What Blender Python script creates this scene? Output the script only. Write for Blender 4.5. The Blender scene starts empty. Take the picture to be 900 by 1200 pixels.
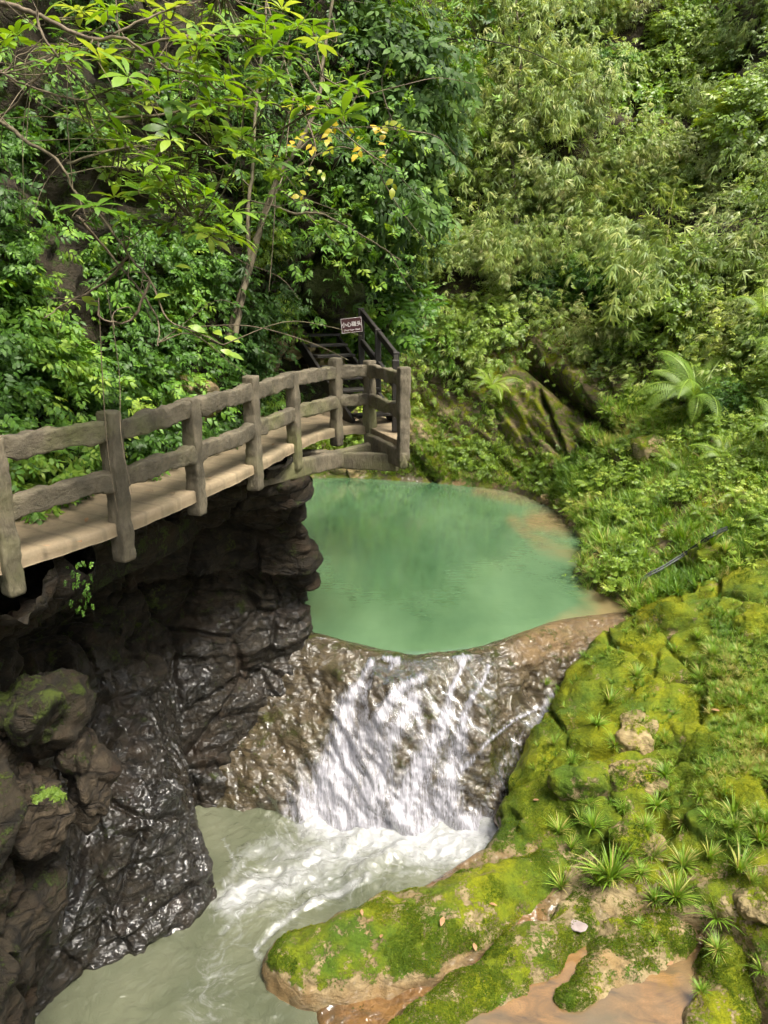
import bpy, math, random
import numpy as np
from mathutils import Vector, Matrix
from mathutils.bvhtree import BVHTree
random.seed(7); rng = np.random.default_rng(7)
C = bpy.context.scene.collection
R = math.radians
# ------------------------------------------------------------------ camera
PITCH = R(17.0); F = 867.0; CH = 8.0
CP, SP = math.cos(PITCH), math.sin(PITCH)
cam = bpy.data.cameras.new('camera'); camo = bpy.data.objects.new('camera', cam); C.objects.link(camo)
camo.location = (0, 0, CH); camo.rotation_euler = (R(90) - PITCH, 0, 0)
cam.sensor_fit = 'VERTICAL'; cam.sensor_height = 36; cam.lens = 26.0; cam.clip_end = 500; cam.clip_start = .05
bpy.context.scene.camera = camo
def ray(px, py):
    a = (px - 450) / F; b = -(py - 600) / F
    return Vector((a, CP + b * SP, -SP + b * CP))
CAM = Vector((0, 0, CH))
def Pz(px, py, z):
    d = ray(px, py); return CAM + d * ((z - CH) / d.z)
def Pd(px, py, dep): return CAM + ray(px, py) * dep
def proj(V):
    V = np.asarray(V, float); x = V[..., 0]; y = V[..., 1]; z = V[..., 2] - CH
    d = y * CP - z * SP; u = y * SP + z * CP
    d = np.where(d < .05, .05, d)
    return 450 + F * x / d, 600 - F * u / d, d
# ------------------------------------------------------------------ noise
_perm = np.random.default_rng(3).permutation(256); _perm = np.concatenate([_perm, _perm, _perm])
_g = np.random.default_rng(4).normal(size=(256, 3)); _g /= np.linalg.norm(_g, axis=1)[:, None]
def _h(i, j, k): return _perm[_perm[_perm[i & 255] + (j & 255)] + (k & 255)]
def pn(p):
    p = np.asarray(p, float); f0 = np.floor(p); i = f0.astype(int); f = p - f0; u = f * f * f * (f * (f * 6 - 15) + 10)
    out = 0
    for dx in (0, 1):
        for dy in (0, 1):
            for dz in (0, 1):
                g = _g[_h(i[..., 0] + dx, i[..., 1] + dy, i[..., 2] + dz)]
                dd = (g * (f - np.array([dx, dy, dz]))).sum(-1)
                w = (u[..., 0] if dx else 1 - u[..., 0]) * (u[..., 1] if dy else 1 - u[..., 1]) * (u[..., 2] if dz else 1 - u[..., 2])
                out = out + dd * w
    return out * 1.6
def fbm(p, s=1., o=4, off=0., gain=.5):
    p = np.asarray(p, float) * s + off; a = 1; t = 0
    for k in range(o):
        t = t + a * pn(p); p = p * 2.03 + 17.3; a *= gain
    return t
def ridged(p, s=1., o=4, off=0.):
    p = np.asarray(p, float) * s + off; a = 1; t = 0
    for k in range(o):
        t = t + a * (1 - 2.2 * np.abs(pn(p))); p = p * 2.03 + 11.3; a *= .5
    return t
def worley(p, s=1., off=0.):
    p = np.asarray(p, float) * s + off; i = np.floor(p).astype(int)
    f1 = np.full(p.shape[:-1], 9.); f2 = f1.copy(); idn = np.zeros(p.shape[:-1], int)
    jit = np.random.default_rng(9).random((256, 3))
    for dx in (-1, 0, 1):
        for dy in (-1, 0, 1):
            for dz in (-1, 0, 1):
                c = i + np.array([dx, dy, dz]); h = _h(c[..., 0], c[..., 1], c[..., 2])
                d = np.linalg.norm(c + jit[h] - p, axis=-1)
                n = d < f1; f2 = np.where(n, f1, np.minimum(f2, d)); f1 = np.where(n, d, f1); idn = np.where(n, h, idn)
    return f1, f2, idn
def sst(a, b, x): t = np.clip((x - a) / (b - a), 0, 1); return t * t * (3 - 2 * t)
def strata(P, n, k, off=0., w=.14, dist=.6):
    n = np.array(n, float); n /= np.linalg.norm(n); q = (P @ n) * k + dist * fbm(P, .6, 3, off) + .12 * fbm(P, 3., 2, off + 5)
    i = np.floor(q); fr = q - i; a = np.sin(i * 12.9898 + 4.1) * 43758.5453; a = a - np.floor(a); a2 = np.sin((i + 1) * 12.9898 + 4.1) * 43758.5453; a2 = a2 - np.floor(a2)
    t = sst(1 - w, 1, fr); return a * (1 - t) + a2 * t - .5
# ------------------------------------------------------------------ scene helpers
def mesh(name, V, Fc, mat=None, attrs=None, smooth=True, parent=None, link=True):
    V = np.asarray(V, np.float32).reshape(-1, 3); Fc = np.asarray(Fc, np.int32); k = Fc.shape[1]
    me = bpy.data.meshes.new(name); me.vertices.add(len(V)); me.vertices.foreach_set('co', V.ravel())
    me.loops.add(Fc.size); me.loops.foreach_set('vertex_index', Fc.ravel())
    me.polygons.add(len(Fc)); me.polygons.foreach_set('loop_start', np.arange(0, Fc.size, k, dtype=np.int32))
    me.update(calc_edges=True)
    if smooth: me.polygons.foreach_set('use_smooth', np.ones(len(Fc), bool))
    for n, a in (attrs or {}).items():
        at = me.attributes.new(n, 'FLOAT', 'POINT'); at.data.foreach_set('value', np.asarray(a, np.float32).ravel())
    if mat: me.materials.append(mat)
    o = bpy.data.objects.new(name, me)
    if link: C.objects.link(o)
    if parent: o.parent = parent
    return o
def tag(o, label=None, cat=None, group=None, kind=None):
    if label: o['label'] = label
    if cat: o['category'] = cat
    if group: o['group'] = group
    if kind: o['kind'] = kind
    return o
def empty(name, loc, label, cat, group=None, rz=0.):
    o = bpy.data.objects.new(name, None); o.empty_display_size = .2; C.objects.link(o); o.location = loc; o.rotation_euler = (0, 0, rz)
    return tag(o, label, cat, group)
def dup(root, loc, rot, sc, label, group=None):
    r = root.copy(); C.objects.link(r); r.location = loc; r.rotation_euler = rot; r.scale = (sc, sc, sc) if not hasattr(sc, '__len__') else sc
    r['label'] = label
    if group: r['group'] = group
    elif 'group' in r: del r['group']
    for ch in root.children:
        c = ch.copy(); C.objects.link(c); c.parent = r
    return r
def gridf(nu, nv, wrap=False):
    a = np.arange(nu * nv).reshape(nu, nv)
    if wrap:
        b = np.roll(a, -1, axis=1); return np.stack([a[:-1], a[1:], b[1:], b[:-1]], -1).reshape(-1, 4)
    return np.stack([a[:-1, :-1], a[1:, :-1], a[1:, 1:], a[:-1, 1:]], -1).reshape(-1, 4)
def cr(P, t):
    P = np.asarray(P, float); n = len(P); t = np.clip(t, 0, n - 1 - 1e-9); i = np.floor(t).astype(int); f = (t - i)
    f = f.reshape((-1,) + (1,) * (P.ndim - 1))
    def g(k): return P[np.clip(i + k, 0, n - 1)]
    p0, p1, p2, p3 = g(-1), g(0), g(1), g(2)
    p0 = np.where((i == 0).reshape(f.shape), 2 * p1 - p2, p0)
    return .5 * (2 * p1 + (p2 - p0) * f + (2 * p0 - 5 * p1 + 4 * p2 - p3) * f ** 2 + (3 * p1 - p0 - 3 * p2 + p3) * f ** 3)
def segt(counts):
    out = []
    for k, c in enumerate(counts): out += list(k + np.arange(c) / c)
    return np.array(out + [len(counts)])
def loft(rows, cu, cv):
    P = np.array(rows, float)
    P = cr(P, segt(cu)); P = np.swapaxes(cr(np.swapaxes(P, 0, 1), segt(cv)), 0, 1)
    return P
def gnormal(P):
    du = np.gradient(P, axis=0); dv = np.gradient(P, axis=1); n = np.cross(du, dv); return n / (np.linalg.norm(n, axis=-1, keepdims=True) + 1e-9)
# ------------------------------------------------------------------ materials
def newmat(name):
    m = bpy.data.materials.new(name); m.use_nodes = True; nt = m.node_tree; nt.nodes.clear()
    o = nt.nodes.new('ShaderNodeOutputMaterial'); return m, nt, o
class N:
    def __init__(s, nt): s.nt = nt
    def n(s, t, **k):
        x = s.nt.nodes.new(t)
        for a, b in k.items(): setattr(x, a, b)
        return x
    def l(s, a, b): s.nt.links.new(a, b)
    def val(s, sock, v):
        if hasattr(v, 'is_output') or isinstance(v, bpy.types.NodeSocket): s.l(v, sock)
        else: sock.default_value = v
    def attr(s, n): return s.n('ShaderNodeAttribute', attribute_name=n).outputs['Fac']
    def math(s, op, a, b=0., c=None, clamp=False):
        x = s.n('ShaderNodeMath', operation=op, use_clamp=clamp); s.val(x.inputs[0], a); s.val(x.inputs[1], b)
        if c is not None: s.val(x.inputs[2], c)
        return x.outputs[0]
    def mix(s, f, a, b):
        x = s.n('ShaderNodeMix', data_type='RGBA'); s.val(x.inputs['Factor'], f)
        for sk, v in ((x.inputs[6], a), (x.inputs[7], b)): s.val(sk, (*v, 1) if isinstance(v, tuple) and len(v) == 3 else v)
        return x.outputs[2]
    def noise(s, scale, detail=4., rough=.6, vec=None, dist=0.):
        x = s.n('ShaderNodeTexNoise'); x.inputs['Scale'].default_value = scale; x.inputs['Detail'].default_value = detail; x.inputs['Roughness'].default_value = rough; x.inputs['Distortion'].default_value = dist
        if vec is not None: s.l(vec, x.inputs['Vector'])
        return x.outputs['Fac']
    def vor(s, scale, feat='F1', vec=None):
        x = s.n('ShaderNodeTexVoronoi', feature=feat); x.inputs['Scale'].default_value = scale
        if vec is not None: s.l(vec, x.inputs['Vector'])
        return x.outputs['Distance']
    def ramp(s, f, pts):
        x = s.n('ShaderNodeValToRGB'); s.l(f, x.inputs[0]); e = x.color_ramp.elements
        while len(e) < len(pts): e.new(.5)
        for k, (p, c) in enumerate(pts):
            e[k].position = p; e[k].color = (*c, 1) if hasattr(c, '__len__') else (c, c, c, 1)
        return x.outputs[0]
    def mr(s, f, a, b, c=0., d=1.):
        x = s.n('ShaderNodeMapRange'); s.val(x.inputs[0], f); x.inputs[1].default_value = a; x.inputs[2].default_value = b; x.inputs[3].default_value = c; x.inputs[4].default_value = d
        return x.outputs[0]
    def pos(s): return s.n('ShaderNodeNewGeometry').outputs['Position']
    def obj(s): return s.n('ShaderNodeTexCoord').outputs['Object']
    def mapv(s, vec, scale=(1, 1, 1), rot=(0, 0, 0)):
        x = s.n('ShaderNodeMapping'); s.l(vec, x.inputs[0]); x.inputs['Scale'].default_value = scale; x.inputs['Rotation'].default_value = rot; return x.outputs[0]
    def bump(s, h, strength, dist, normal=None):
        x = s.n('ShaderNodeBump'); s.val(x.inputs['Strength'], strength); x.inputs['Distance'].default_value = dist; s.l(h, x.inputs['Height'])
        if normal is not None: s.l(normal, x.inputs['Normal'])
        return x.outputs[0]
    def bsdf(s, col, rough=.7, spec=.5, normal=None, **k):
        x = s.n('ShaderNodeBsdfPrincipled'); s.val(x.inputs['Base Color'], (*col, 1) if isinstance(col, tuple) and len(col) == 3 else col); s.val(x.inputs['Roughness'], rough); s.val(x.inputs['Specular IOR Level'], spec)
        if normal is not None: s.l(normal, x.inputs['Normal'])
        for a, b in k.items(): s.val(x.inputs[a.replace('_', ' ')], b)
        return x.outputs[0]
def leafmat(name, cols, trans=.35, rough=.45, spec=.5):
    m, nt, o = newmat(name); q = N(nt); t = q.attr('tint')
    pts = [(k / (len(cols) - 1), (c[0] * 1.16 + .004, c[1], c[2] * .8)) for k, c in enumerate(cols)]
    col = q.ramp(t, pts)
    a = q.bsdf(col, rough, spec)
    hs = q.n('ShaderNodeHueSaturation'); q.l(col, hs.inputs['Color']); hs.inputs['Value'].default_value = 1.3; hs.inputs['Hue'].default_value = .485; hs.inputs['Saturation'].default_value = 1.1
    tr = q.n('ShaderNodeBsdfTranslucent'); q.l(hs.outputs[0], tr.inputs[0])
    mx = q.n('ShaderNodeMixShader'); mx.inputs[0].default_value = trans; q.l(a, mx.inputs[1]); q.l(tr.outputs[0], mx.inputs[2]); q.l(mx.outputs[0], o.inputs[0])
    return m
BRN = (.22, .12, .045)
LM = {
 'bright': leafmat('leaf_bright', [(.06, .16, .02), (.10, .24, .028), (.16, .31, .04), (.26, .38, .07)], .4, .35),
 'under': leafmat('leaf_undergrowth', [(.02, .07, .010), (.045, .14, .016), (.10, .24, .028), (.20, .34, .05)], .3, .5, .35),
 'dark': leafmat('leaf_dark', [(.015, .05, .01), (.035, .10, .018), (.07, .16, .03), (.13, .24, .045)], .25, .55, .25),
 'olive': leafmat('leaf_olive', [(.08, .15, .035), (.14, .25, .06), (.21, .31, .085), (.34, .41, .18)], .35, .5),
 'pale': leafmat('leaf_pale', [(.10, .16, .05), (.17, .26, .08), (.27, .36, .14), (.48, .50, .30)], .3, .45),
 'lush': leafmat('leaf_lush', [(.06, .13, .015), (.12, .24, .025), (.19, .32, .04), (.30, .40, .08)], .35, .45),
 'fern': leafmat('leaf_fern', [(.06, .14, .02), (.10, .21, .028), (.15, .28, .04), (.21, .35, .06)], .4, .5),
 'yellow': leafmat('leaf_yellow', [(.16, .28, .02), (.28, .34, .03), (.42, .36, .03), (.5, .38, .03)], .45, .4),
 'grass': leafmat('grass_blade', [(.06, .16, .018), (.11, .25, .026), (.19, .35, .045), (.36, .35, .14)], .3, .5),
 'moss': leafmat('moss_blade', [(.03, .07, .008), (.055, .112, .01), (.125, .165, .013), (.23, .235, .022)], .25, .8, .1),
}
def barkmat(name, c1, c2):
    m, nt, o = newmat(name); q = N(nt); v = q.mapv(q.obj(), (1, 1, .35)); n1 = q.noise(9, 5, .7, v); n2 = q.noise(2.5, 3, .5)
    col = q.mix(q.mr(n1, .35, .65), c1, c2); col = q.mix(q.mr(n2, .5, .7, 0, .5), col, (.06, .08, .02))
    q.l(q.bsdf(col, .85, .3, q.bump(n1, .6, .02)), o.inputs[0]); return m
BK = {'grey': barkmat('bark_grey', (.06, .05, .03), (.17, .14, .09)), 'dark': barkmat('bark_dark', (.02, .016, .01), (.07, .055, .035)), 'brown': barkmat('bark_brown', (.06, .045, .028), (.19, .15, .10)), 'bamboo': barkmat('bamboo_stem', (.12, .14, .04), (.3, .28, .12))}

# terrain: rock with moss, soil, clay, wet (attributes say where each lies)
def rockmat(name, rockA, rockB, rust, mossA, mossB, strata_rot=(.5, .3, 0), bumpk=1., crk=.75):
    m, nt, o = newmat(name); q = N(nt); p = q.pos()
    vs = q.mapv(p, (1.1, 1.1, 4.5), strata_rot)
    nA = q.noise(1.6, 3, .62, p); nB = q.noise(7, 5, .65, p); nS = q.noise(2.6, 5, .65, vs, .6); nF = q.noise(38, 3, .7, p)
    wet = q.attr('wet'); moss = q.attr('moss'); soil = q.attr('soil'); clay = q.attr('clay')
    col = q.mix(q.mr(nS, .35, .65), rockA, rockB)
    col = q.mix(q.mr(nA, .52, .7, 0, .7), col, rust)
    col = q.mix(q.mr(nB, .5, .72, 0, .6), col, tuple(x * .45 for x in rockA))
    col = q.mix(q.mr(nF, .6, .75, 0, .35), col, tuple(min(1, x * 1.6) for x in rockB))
    dv = q.n('ShaderNodeVectorMath', operation='ADD'); q.l(p, dv.inputs[0]); nc_ = q.n('ShaderNodeTexNoise'); nc_.inputs['Scale'].default_value = 2.2; nc_.inputs['Detail'].default_value = 3; q.l(p, nc_.inputs['Vector']); ds = q.n('ShaderNodeVectorMath', operation='SCALE'); q.l(nc_.outputs['Color'], ds.inputs[0]); ds.inputs['Scale'].default_value = .35; q.l(ds.outputs[0], dv.inputs[1])
    cv_ = q.mapv(dv.outputs[0], (1, 1, 1.9), strata_rot); cr1 = q.mr(q.vor(2.1, 'DISTANCE_TO_EDGE', cv_), 0, .06); cr2 = q.mr(q.vor(6.5, 'DISTANCE_TO_EDGE', cv_), 0, .07)
    ckm = q.mr(q.noise(1.1, 2, .5, p), .5, .62, crk, 0.); ck = q.math('SUBTRACT', 1, q.math('MULTIPLY', q.math('SUBTRACT', 1, q.math('MULTIPLY', cr1, q.mr(cr2, 0, 1, .6, 1))), ckm)); col = q.mix(ck, tuple(x * .3 for x in rockA), col)
    ccol = q.ramp(q.noise(2.2, 6, .65, q.mapv(p, (1, 2.2, 1), (0, 0, .9)), .8), [(.3, (.10, .075, .04)), (.45, (.18, .10, .042)), (.6, (.28, .155, .06)), (.75, (.17, .12, .065))])
    col = q.mix(clay, col, ccol)
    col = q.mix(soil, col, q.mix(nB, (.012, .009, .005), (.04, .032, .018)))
    nm = q.noise(4.5, 4, .72, p)
    mm = q.math('ADD', moss, q.math('MULTIPLY', q.math('SUBTRACT', nm, .5), 2.6))
    mm = q.math('ADD', mm, q.math('MULTIPLY', q.math('SUBTRACT', nF, .5), 1.2))
    mf = q.mr(mm, .5, .66)
    mcol = q.mix(q.mr(q.noise(1.3, 4, .6, p), .38, .62), mossA, mossB)
    mcol = q.mix(q.mr(q.noise(30, 3, .7, p), .4, .7, 0, .6), mcol, tuple(x * .4 for x in mossA))
    col = q.mix(mf, col, mcol)
    wm = q.math('MULTIPLY', wet, q.math('SUBTRACT', 1, q.math('MULTIPLY', mf, .8)))
    hs = q.n('ShaderNodeHueSaturation'); q.l(col, hs.inputs['Color']); q.l(q.mr(wet, 0, 1, 1, .5), hs.inputs['Value']); hs.inputs['Saturation'].default_value = 1.1
    col = hs.outputs[0]
    rough = q.mr(wm, 0, 1, .88, .55)
    vr = q.n('ShaderNodeTexVoronoi', feature='SMOOTH_F1'); vr.inputs['Scale'].default_value = 9; q.l(q.mapv(p, (1, 1, .8)), vr.inputs['Vector'])
    def wsum(*tw):
        t = None
        for sk, w in tw:
            x = q.math('MULTIPLY', sk, w); t = x if t is None else q.math('ADD', t, x)
        return t
    H = wsum((nS, .036 * bumpk), (ck, .016), (nB, .035 * bumpk), (nF, .009), (q.math('MULTIPLY', mf, q.noise(70, 2, .7, p)), .018))
    b = q.bump(H, 1., 1.)
    cb = q.bump(wsum((q.noise(3.4, 1, .5, p, 1.2), .20), (q.noise(9, 1, .5, p, .8), .035), (nS, .03)), 1., 1.)
    sh = q.bsdf(col, rough, q.mr(wm, 0, 1, .3, .25), b, Coat_Roughness=.05, Coat_IOR=1.5); bs = sh.node; q.l(wm, bs.inputs['Coat Weight']); q.l(cb, bs.inputs['Coat Normal'])
    q.l(sh, o.inputs[0]); return m
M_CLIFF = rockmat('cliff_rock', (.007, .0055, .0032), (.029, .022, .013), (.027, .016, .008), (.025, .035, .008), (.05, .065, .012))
M_TAN = rockmat('tan_rock', (.012, .009, .006), (.05, .038, .024), (.045, .027, .016), (.03, .04, .008), (.05, .065, .012))
M_BANK = rockmat('bank_rock', (.14, .11, .06), (.30, .24, .14), (.20, .13, .06), (.06, .10, .012), (.18, .19, .016), (.6, -.4, .4), 1., .4)
M_WEIR = rockmat('weir_rock', (.048, .037, .021), (.15, .115, .066), (.12, .11, .045), (.07, .08, .015), (.10, .10, .02), (.9, .2, .3), 1., .12)
M_PALE = rockmat('pale_rock', (.16, .125, .065), (.31, .25, .14), (.24, .17, .08), (.08, .13, .012), (.2, .22, .015), (.6, -.4, .4))

# ------------------------------------------------------------------ terrain sheets
def finish_sheet(name, P, mat, attrs, label=None):
    nu, nv = P.shape[:2]; Fc = gridf(nu, nv)
    o = mesh(name, P.reshape(-1, 3), Fc, mat, {k: v.ravel() for k, v in attrs.items()}); tag(o, kind='structure'); return o, P.reshape(-1, 3), Fc
zero = lambda P: np.zeros(P.shape[:2])
GROUND = []
# --- left cliff under the walkway
cols = {
 5.72: [(-4.4, 1), (-3.6, 4.4), (-3.1, 6.1), (-2.85, 7.3), (-2.45, 8.3), (-2.15, 9.2), (-1.75, 9.9), (-1.5, 10.6), (-2.4, 12.0), (-5, 14)],
 4.8: [(-4.9, 1), (-4.3, 4.4), (-4.1, 6.3), (-4.1, 7.5), (-3.8, 8.8), (-3.3, 9.9), (-2.5, 10.5), (-1.35, 10.9), (-2.5, 12.2), (-5, 14)],
 3.7: [(-4.5, 1), (-3.7, 4.3), (-3.4, 5.8), (-4.7, 8.1), (-4.5, 9.6), (-3.7, 10.7), (-2.7, 11.2), (-1.4, 11.5), (-2.6, 12.5), (-5, 14.5)],
 2.6: [(-4.4, 1), (-3.5, 4.2), (-3.3, 5.7), (-4.2, 7.9), (-3.6, 9.1), (-3.4, 10.5), (-2.2, 11.2), (-1.35, 11.8), (-2.3, 13.2), (-5, 15)],
 1.5: [(-4.5, 1), (-3.9, 4.4), (-3.8, 6.0), (-3.7, 7.5), (-2.9, 8.5), (-3.3, 10.1), (-2.3, 10.8), (-1.35, 11.6), (-2.1, 13.2), (-5, 15)],
 .5: [(-4.7, 1), (-4.2, 4.6), (-4.1, 6.2), (-3.4, 7.2), (-2.5, 8.1), (-3.3, 9.7), (-2.5, 10.25), (-1.6, 11.0), (-1.8, 13), (-5, 15)],
 -.5: [(-4.7, 1), (-4.2, 4.6), (-4.1, 6.3), (-3.2, 7.2), (-2.2, 8.1), (-3.1, 9.6), (-2.4, 10.1), (-1.6, 10.9), (-1.8, 13), (-5, 15)]}
rows = [[(x, y, z) for z, lst in cols.items() for (x, y) in [lst[k]]] for k in range(10)]
P = loft(rows, [20, 60, 60, 70, 75, 75, 75, 50, 30], [34, 46, 46, 50, 50, 34])
nr = gnormal(P); 
if nr[100, 60, 0] < 0: nr = -nr
sd = np.array([.25, -.45, .85]); sd /= np.linalg.norm(sd)
Q = P + (P @ sd)[..., None] * sd * 2.2
f1, f2, _ = worley(P * np.array([1, 1, .8]), .9, 3.)
d = .26 * fbm(P, .55, 2, 5) + .13 * (ridged(Q, .55, 4, 2) - .5) + .34 * strata(P, (.35, -.55, .8), 1.7, 3) + .14 * strata(P, (.35, -.55, .8), 5.5, 13, .2) + .16 * strata(P, (.5, .8, -.1), 1.6, 23, .1) - .16 * np.exp(-((f2 - f1) / .05) ** 2) + .035 * ridged(P, 3, 4, 9)
px, py, dd = proj(P)
wet = sst(3.3, 2.0, P[..., 2] + .5 * fbm(P, 1.1, 2, 30)) * sst(5.6, 6.6, P[..., 1])
wetR = wet * (1 - sst(-3.0, -2.6, P[..., 0]) * sst(9.3, 9.8, P[..., 1]) * .45)
rip = np.abs(fbm(P * np.array([1, 1, .7]), 4.2, 3, 71))
d = d * (1 - .4 * wet) + wet * (.02 - .045 * rip) - .015 * wet * ridged(P, 3, 3, 9)
P2 = P + nr * d[..., None]
P2[..., 2] = np.minimum(P2[..., 2], 5.68)
moss = .30 - .22 * wet + .25 * sst(5.5, 4, P[..., 1]) + .15 * nr[..., 2]
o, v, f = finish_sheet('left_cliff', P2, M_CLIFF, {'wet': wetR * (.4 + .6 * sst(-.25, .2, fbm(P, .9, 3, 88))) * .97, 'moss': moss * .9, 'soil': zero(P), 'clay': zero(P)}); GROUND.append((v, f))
CLIFF = (v, f)
# --- left hillside above the walkway
rows = [
 [(-4.6, 0, 4.5), (-4.8, 0, 6), (-5.2, 0, 7.5), (-5.6, 0, 9.5), (-6.2, 0, 12), (-7, 0, 16), (-9, 0, 24)],
 [(-4.5, 4, 4.5), (-4.6, 4, 6), (-4.9, 4.1, 7.3), (-5.2, 4.3, 9.3), (-5.6, 4.6, 12), (-6.4, 5, 16), (-8, 6, 24)],
 [(-4.0, 6.4, 4.5), (-4.1, 6.5, 6), (-4.4, 6.8, 7.3), (-4.7, 7.1, 9.3), (-5, 7.5, 12), (-5.5, 8.2, 16), (-7, 10, 24)],
 [(-3.4, 8.4, 4.5), (-3.4, 8.5, 6), (-3.7, 8.9, 7.2), (-4.0, 9.2, 9.3), (-4.2, 9.7, 12), (-4.6, 10.6, 16), (-6, 13, 24)],
 [(-2.8, 10, 4.5), (-2.8, 10.2, 6), (-2.9, 10.7, 7.2), (-3.1, 11.1, 9.3), (-3.2, 11.6, 12), (-3.5, 12.7, 16), (-5, 15, 24)],
 [(-2.6, 12, 4.8), (-2.5, 12.1, 6), (-2.3, 12.5, 7.2), (-1.9, 12.9, 9.3), (-2, 13.4, 12), (-2.2, 14.4, 16), (-3.5, 17, 24)],
 [(-3, 13.6, 5), (-2.6, 13.8, 6), (-1.9, 14.2, 7.2), (-.85, 14, 9.3), (-.8, 14.4, 12), (-1, 15.5, 16), (-2.5, 18, 24)],
 [(-2.2, 16.4, 4.6), (-.5, 16.0, 5.6), (-.25, 15.7, 7.5), (-.35, 15.3, 9.3), (-.2, 15.7, 12), (-.3, 16.8, 16), (-2, 19, 24)],
 [(-4, 17, 5), (-3, 17, 6), (-2, 17, 7.6), (-1.5, 17, 9.3), (-1.3, 17.3, 12), (-1.5, 18, 16), (-3, 20, 24)],
 [(-7, 20, 5), (-6, 20, 6), (-5, 20, 7.6), (-5, 20, 9.3), (-5, 20, 12), (-5, 21, 16), (-6, 23, 24)]]
P = loft(rows, [12, 24, 30, 30, 36, 36, 34, 24, 14], [14, 30, 34, 30, 26, 20]); nr = gnormal(P)
if nr[90, 60, 0] < 0: nr = -nr
Q = P + (P @ sd)[..., None] * sd * 1.5
f1, f2, _ = worley(P, .75, 8.)
d = .32 * fbm(P, .6, 3, 40) + .16 * ridged(Q, .8, 4, 4) - .2 * np.exp(-((f2 - f1) / .1) ** 2)
d = d * sst(5.9, 6.6, P[..., 2])
P2 = P + nr * d[..., None]
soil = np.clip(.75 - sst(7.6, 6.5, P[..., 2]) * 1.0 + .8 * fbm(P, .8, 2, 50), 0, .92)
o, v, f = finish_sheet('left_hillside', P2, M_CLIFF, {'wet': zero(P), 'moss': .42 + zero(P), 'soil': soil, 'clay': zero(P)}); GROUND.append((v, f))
LHILL = (v, f)
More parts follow.
